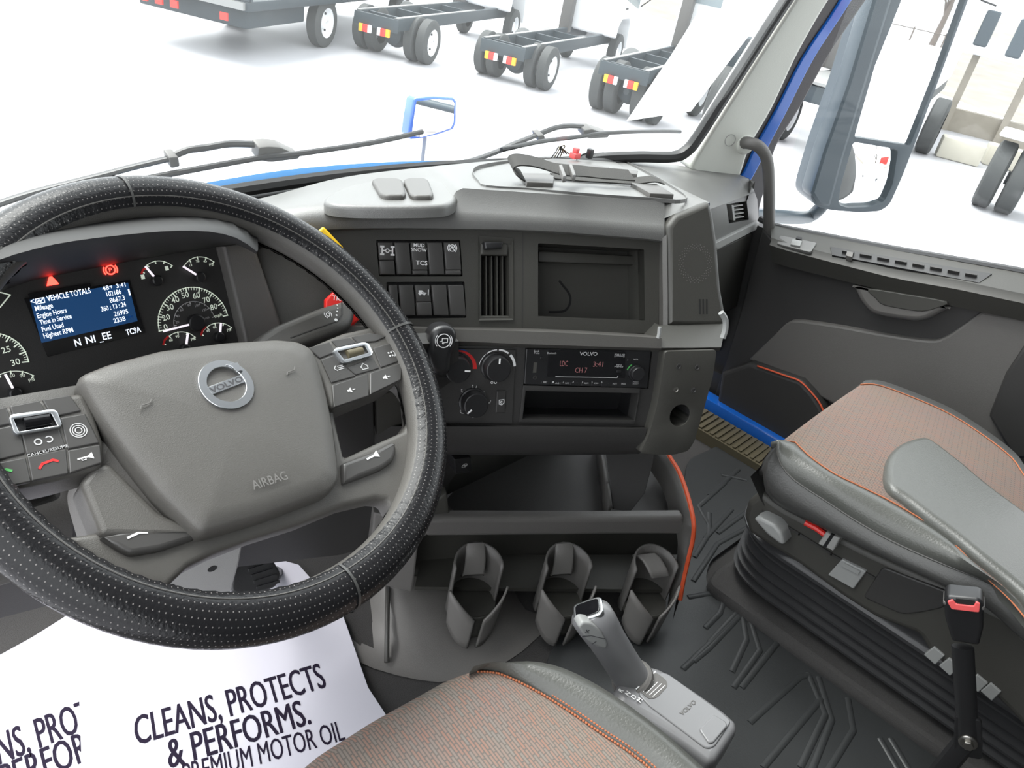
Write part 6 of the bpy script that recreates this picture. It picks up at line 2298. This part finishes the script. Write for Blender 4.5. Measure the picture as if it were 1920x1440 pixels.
for k in range(4):
    m = MB().box(f, .2 + k * 1.2, .35 + k * 1.2, -.1, .05, 0, 1.7)
    m.build('post', M['brick'], gt)
m = MB().box(f, -.3, 4.6, -.4, .9, 1.7, 2.0)
m.build('roof', M['wpaint'], gt, bev=.05)
def tree(x, y, s, lbl):
    o = Vector((x, y, 0))
    t = thing('bare_tree', lbl, 'tree', o, 'leafless trees round the yard')
    m = MB()
    m.tube([o, o + Vector((.1, 0, 2 * s)), o + Vector((0, .1, 3.2 * s))], [.16 * s, .11 * s, .07 * s], 8)
    m.build('trunk', M['bark'], t)
    m = MB()
    def br(p, d, L, r, n):
        q = p + d * L
        m.tube([p, p.lerp(q, .5) + Vector((random.uniform(-.05, .05), random.uniform(-.05, .05), .03)) * L, q], [r, r * .8, r * .55], 5)
        if n:
            for _ in range(3):
                e = (d + Vector((random.uniform(-.8, .8), random.uniform(-.8, .8), random.uniform(-.1, .6)))).normalized()
                br(p.lerp(q, random.uniform(.5, 1)), e, L * .68, r * .55, n - 1)
    for _ in range(5):
        br(o + Vector((0, 0, random.uniform(1.6, 3) * s)), Vector((random.uniform(-.7, .7), random.uniform(-.7, .7), .8)).normalized(), 1.5 * s, .05 * s, 3)
    m.build('branches', M['bark'], t)
# what the flat mirror looks back on: road edge, fence, tree, a white box body
tree(2.6, -46, 1.2, 'bare tree behind the fence reflected in the big side mirror')
fn = thing('wire_fence', 'long post fence beyond the road, reflected in the big side mirror', 'fence', Vector((0, -43, 0)))
for i in range(22):
    m = MB().box(FF.at(0, 0, -(H + FLOOR)), -12 + i * 1.5, -11.92 + i * 1.5, -43.04, -42.96, 0, 1.3)
    m.build('post', M['bark'], fn)
for z in (.5, 1.2):
    m = MB().tube([Vector((-13, -43, z)), Vector((22, -43, z))], .025, 5)
    m.build('rail', M['bark'], fn)
m = MB().box(FF.at(0, 0, -(H + FLOOR)), 4.6, 9.5, -56, -53, .4, 3.2)
tag(m.build('red_trailer', M['red'], bev=.05), 'red box trailer far beyond the fence reflected in the side mirror', 'trailer')
m = MB().box(FF.at(0, 0, -(H + FLOOR)), -20, 30, -42, -31, .0, .05)
gv = m.build('verge', M['grassb'])
gv['kind'] = 'structure'
bx = thing('white_van', 'low white van body reflected across the lower half of the side mirror', 'van', Vector((2.5, -13, 0)))
m = MB().box(FF.at(0, 0, -(H + FLOOR)), 1.2, 3.9, -17, -11.5, .35, 1.75)
m.build('body', M['wpaint'], bx, bev=.12, seg=3)
for x in (1.35, 3.75):
    for y in (-12.5, -16):
        f = Fr(Vector((x, y, .36)), Vector((0, 1, 0)), Vector((0, 0, 1)))
        m = MB().lathe(f, 0, 0, [(.36, -.1), (.36, .1)], 20)
        m.build('wheel', M['tyre'], bx)
tree(34, 13, 1.2, 'bare tree standing on the brown grass bank past the side mirror')
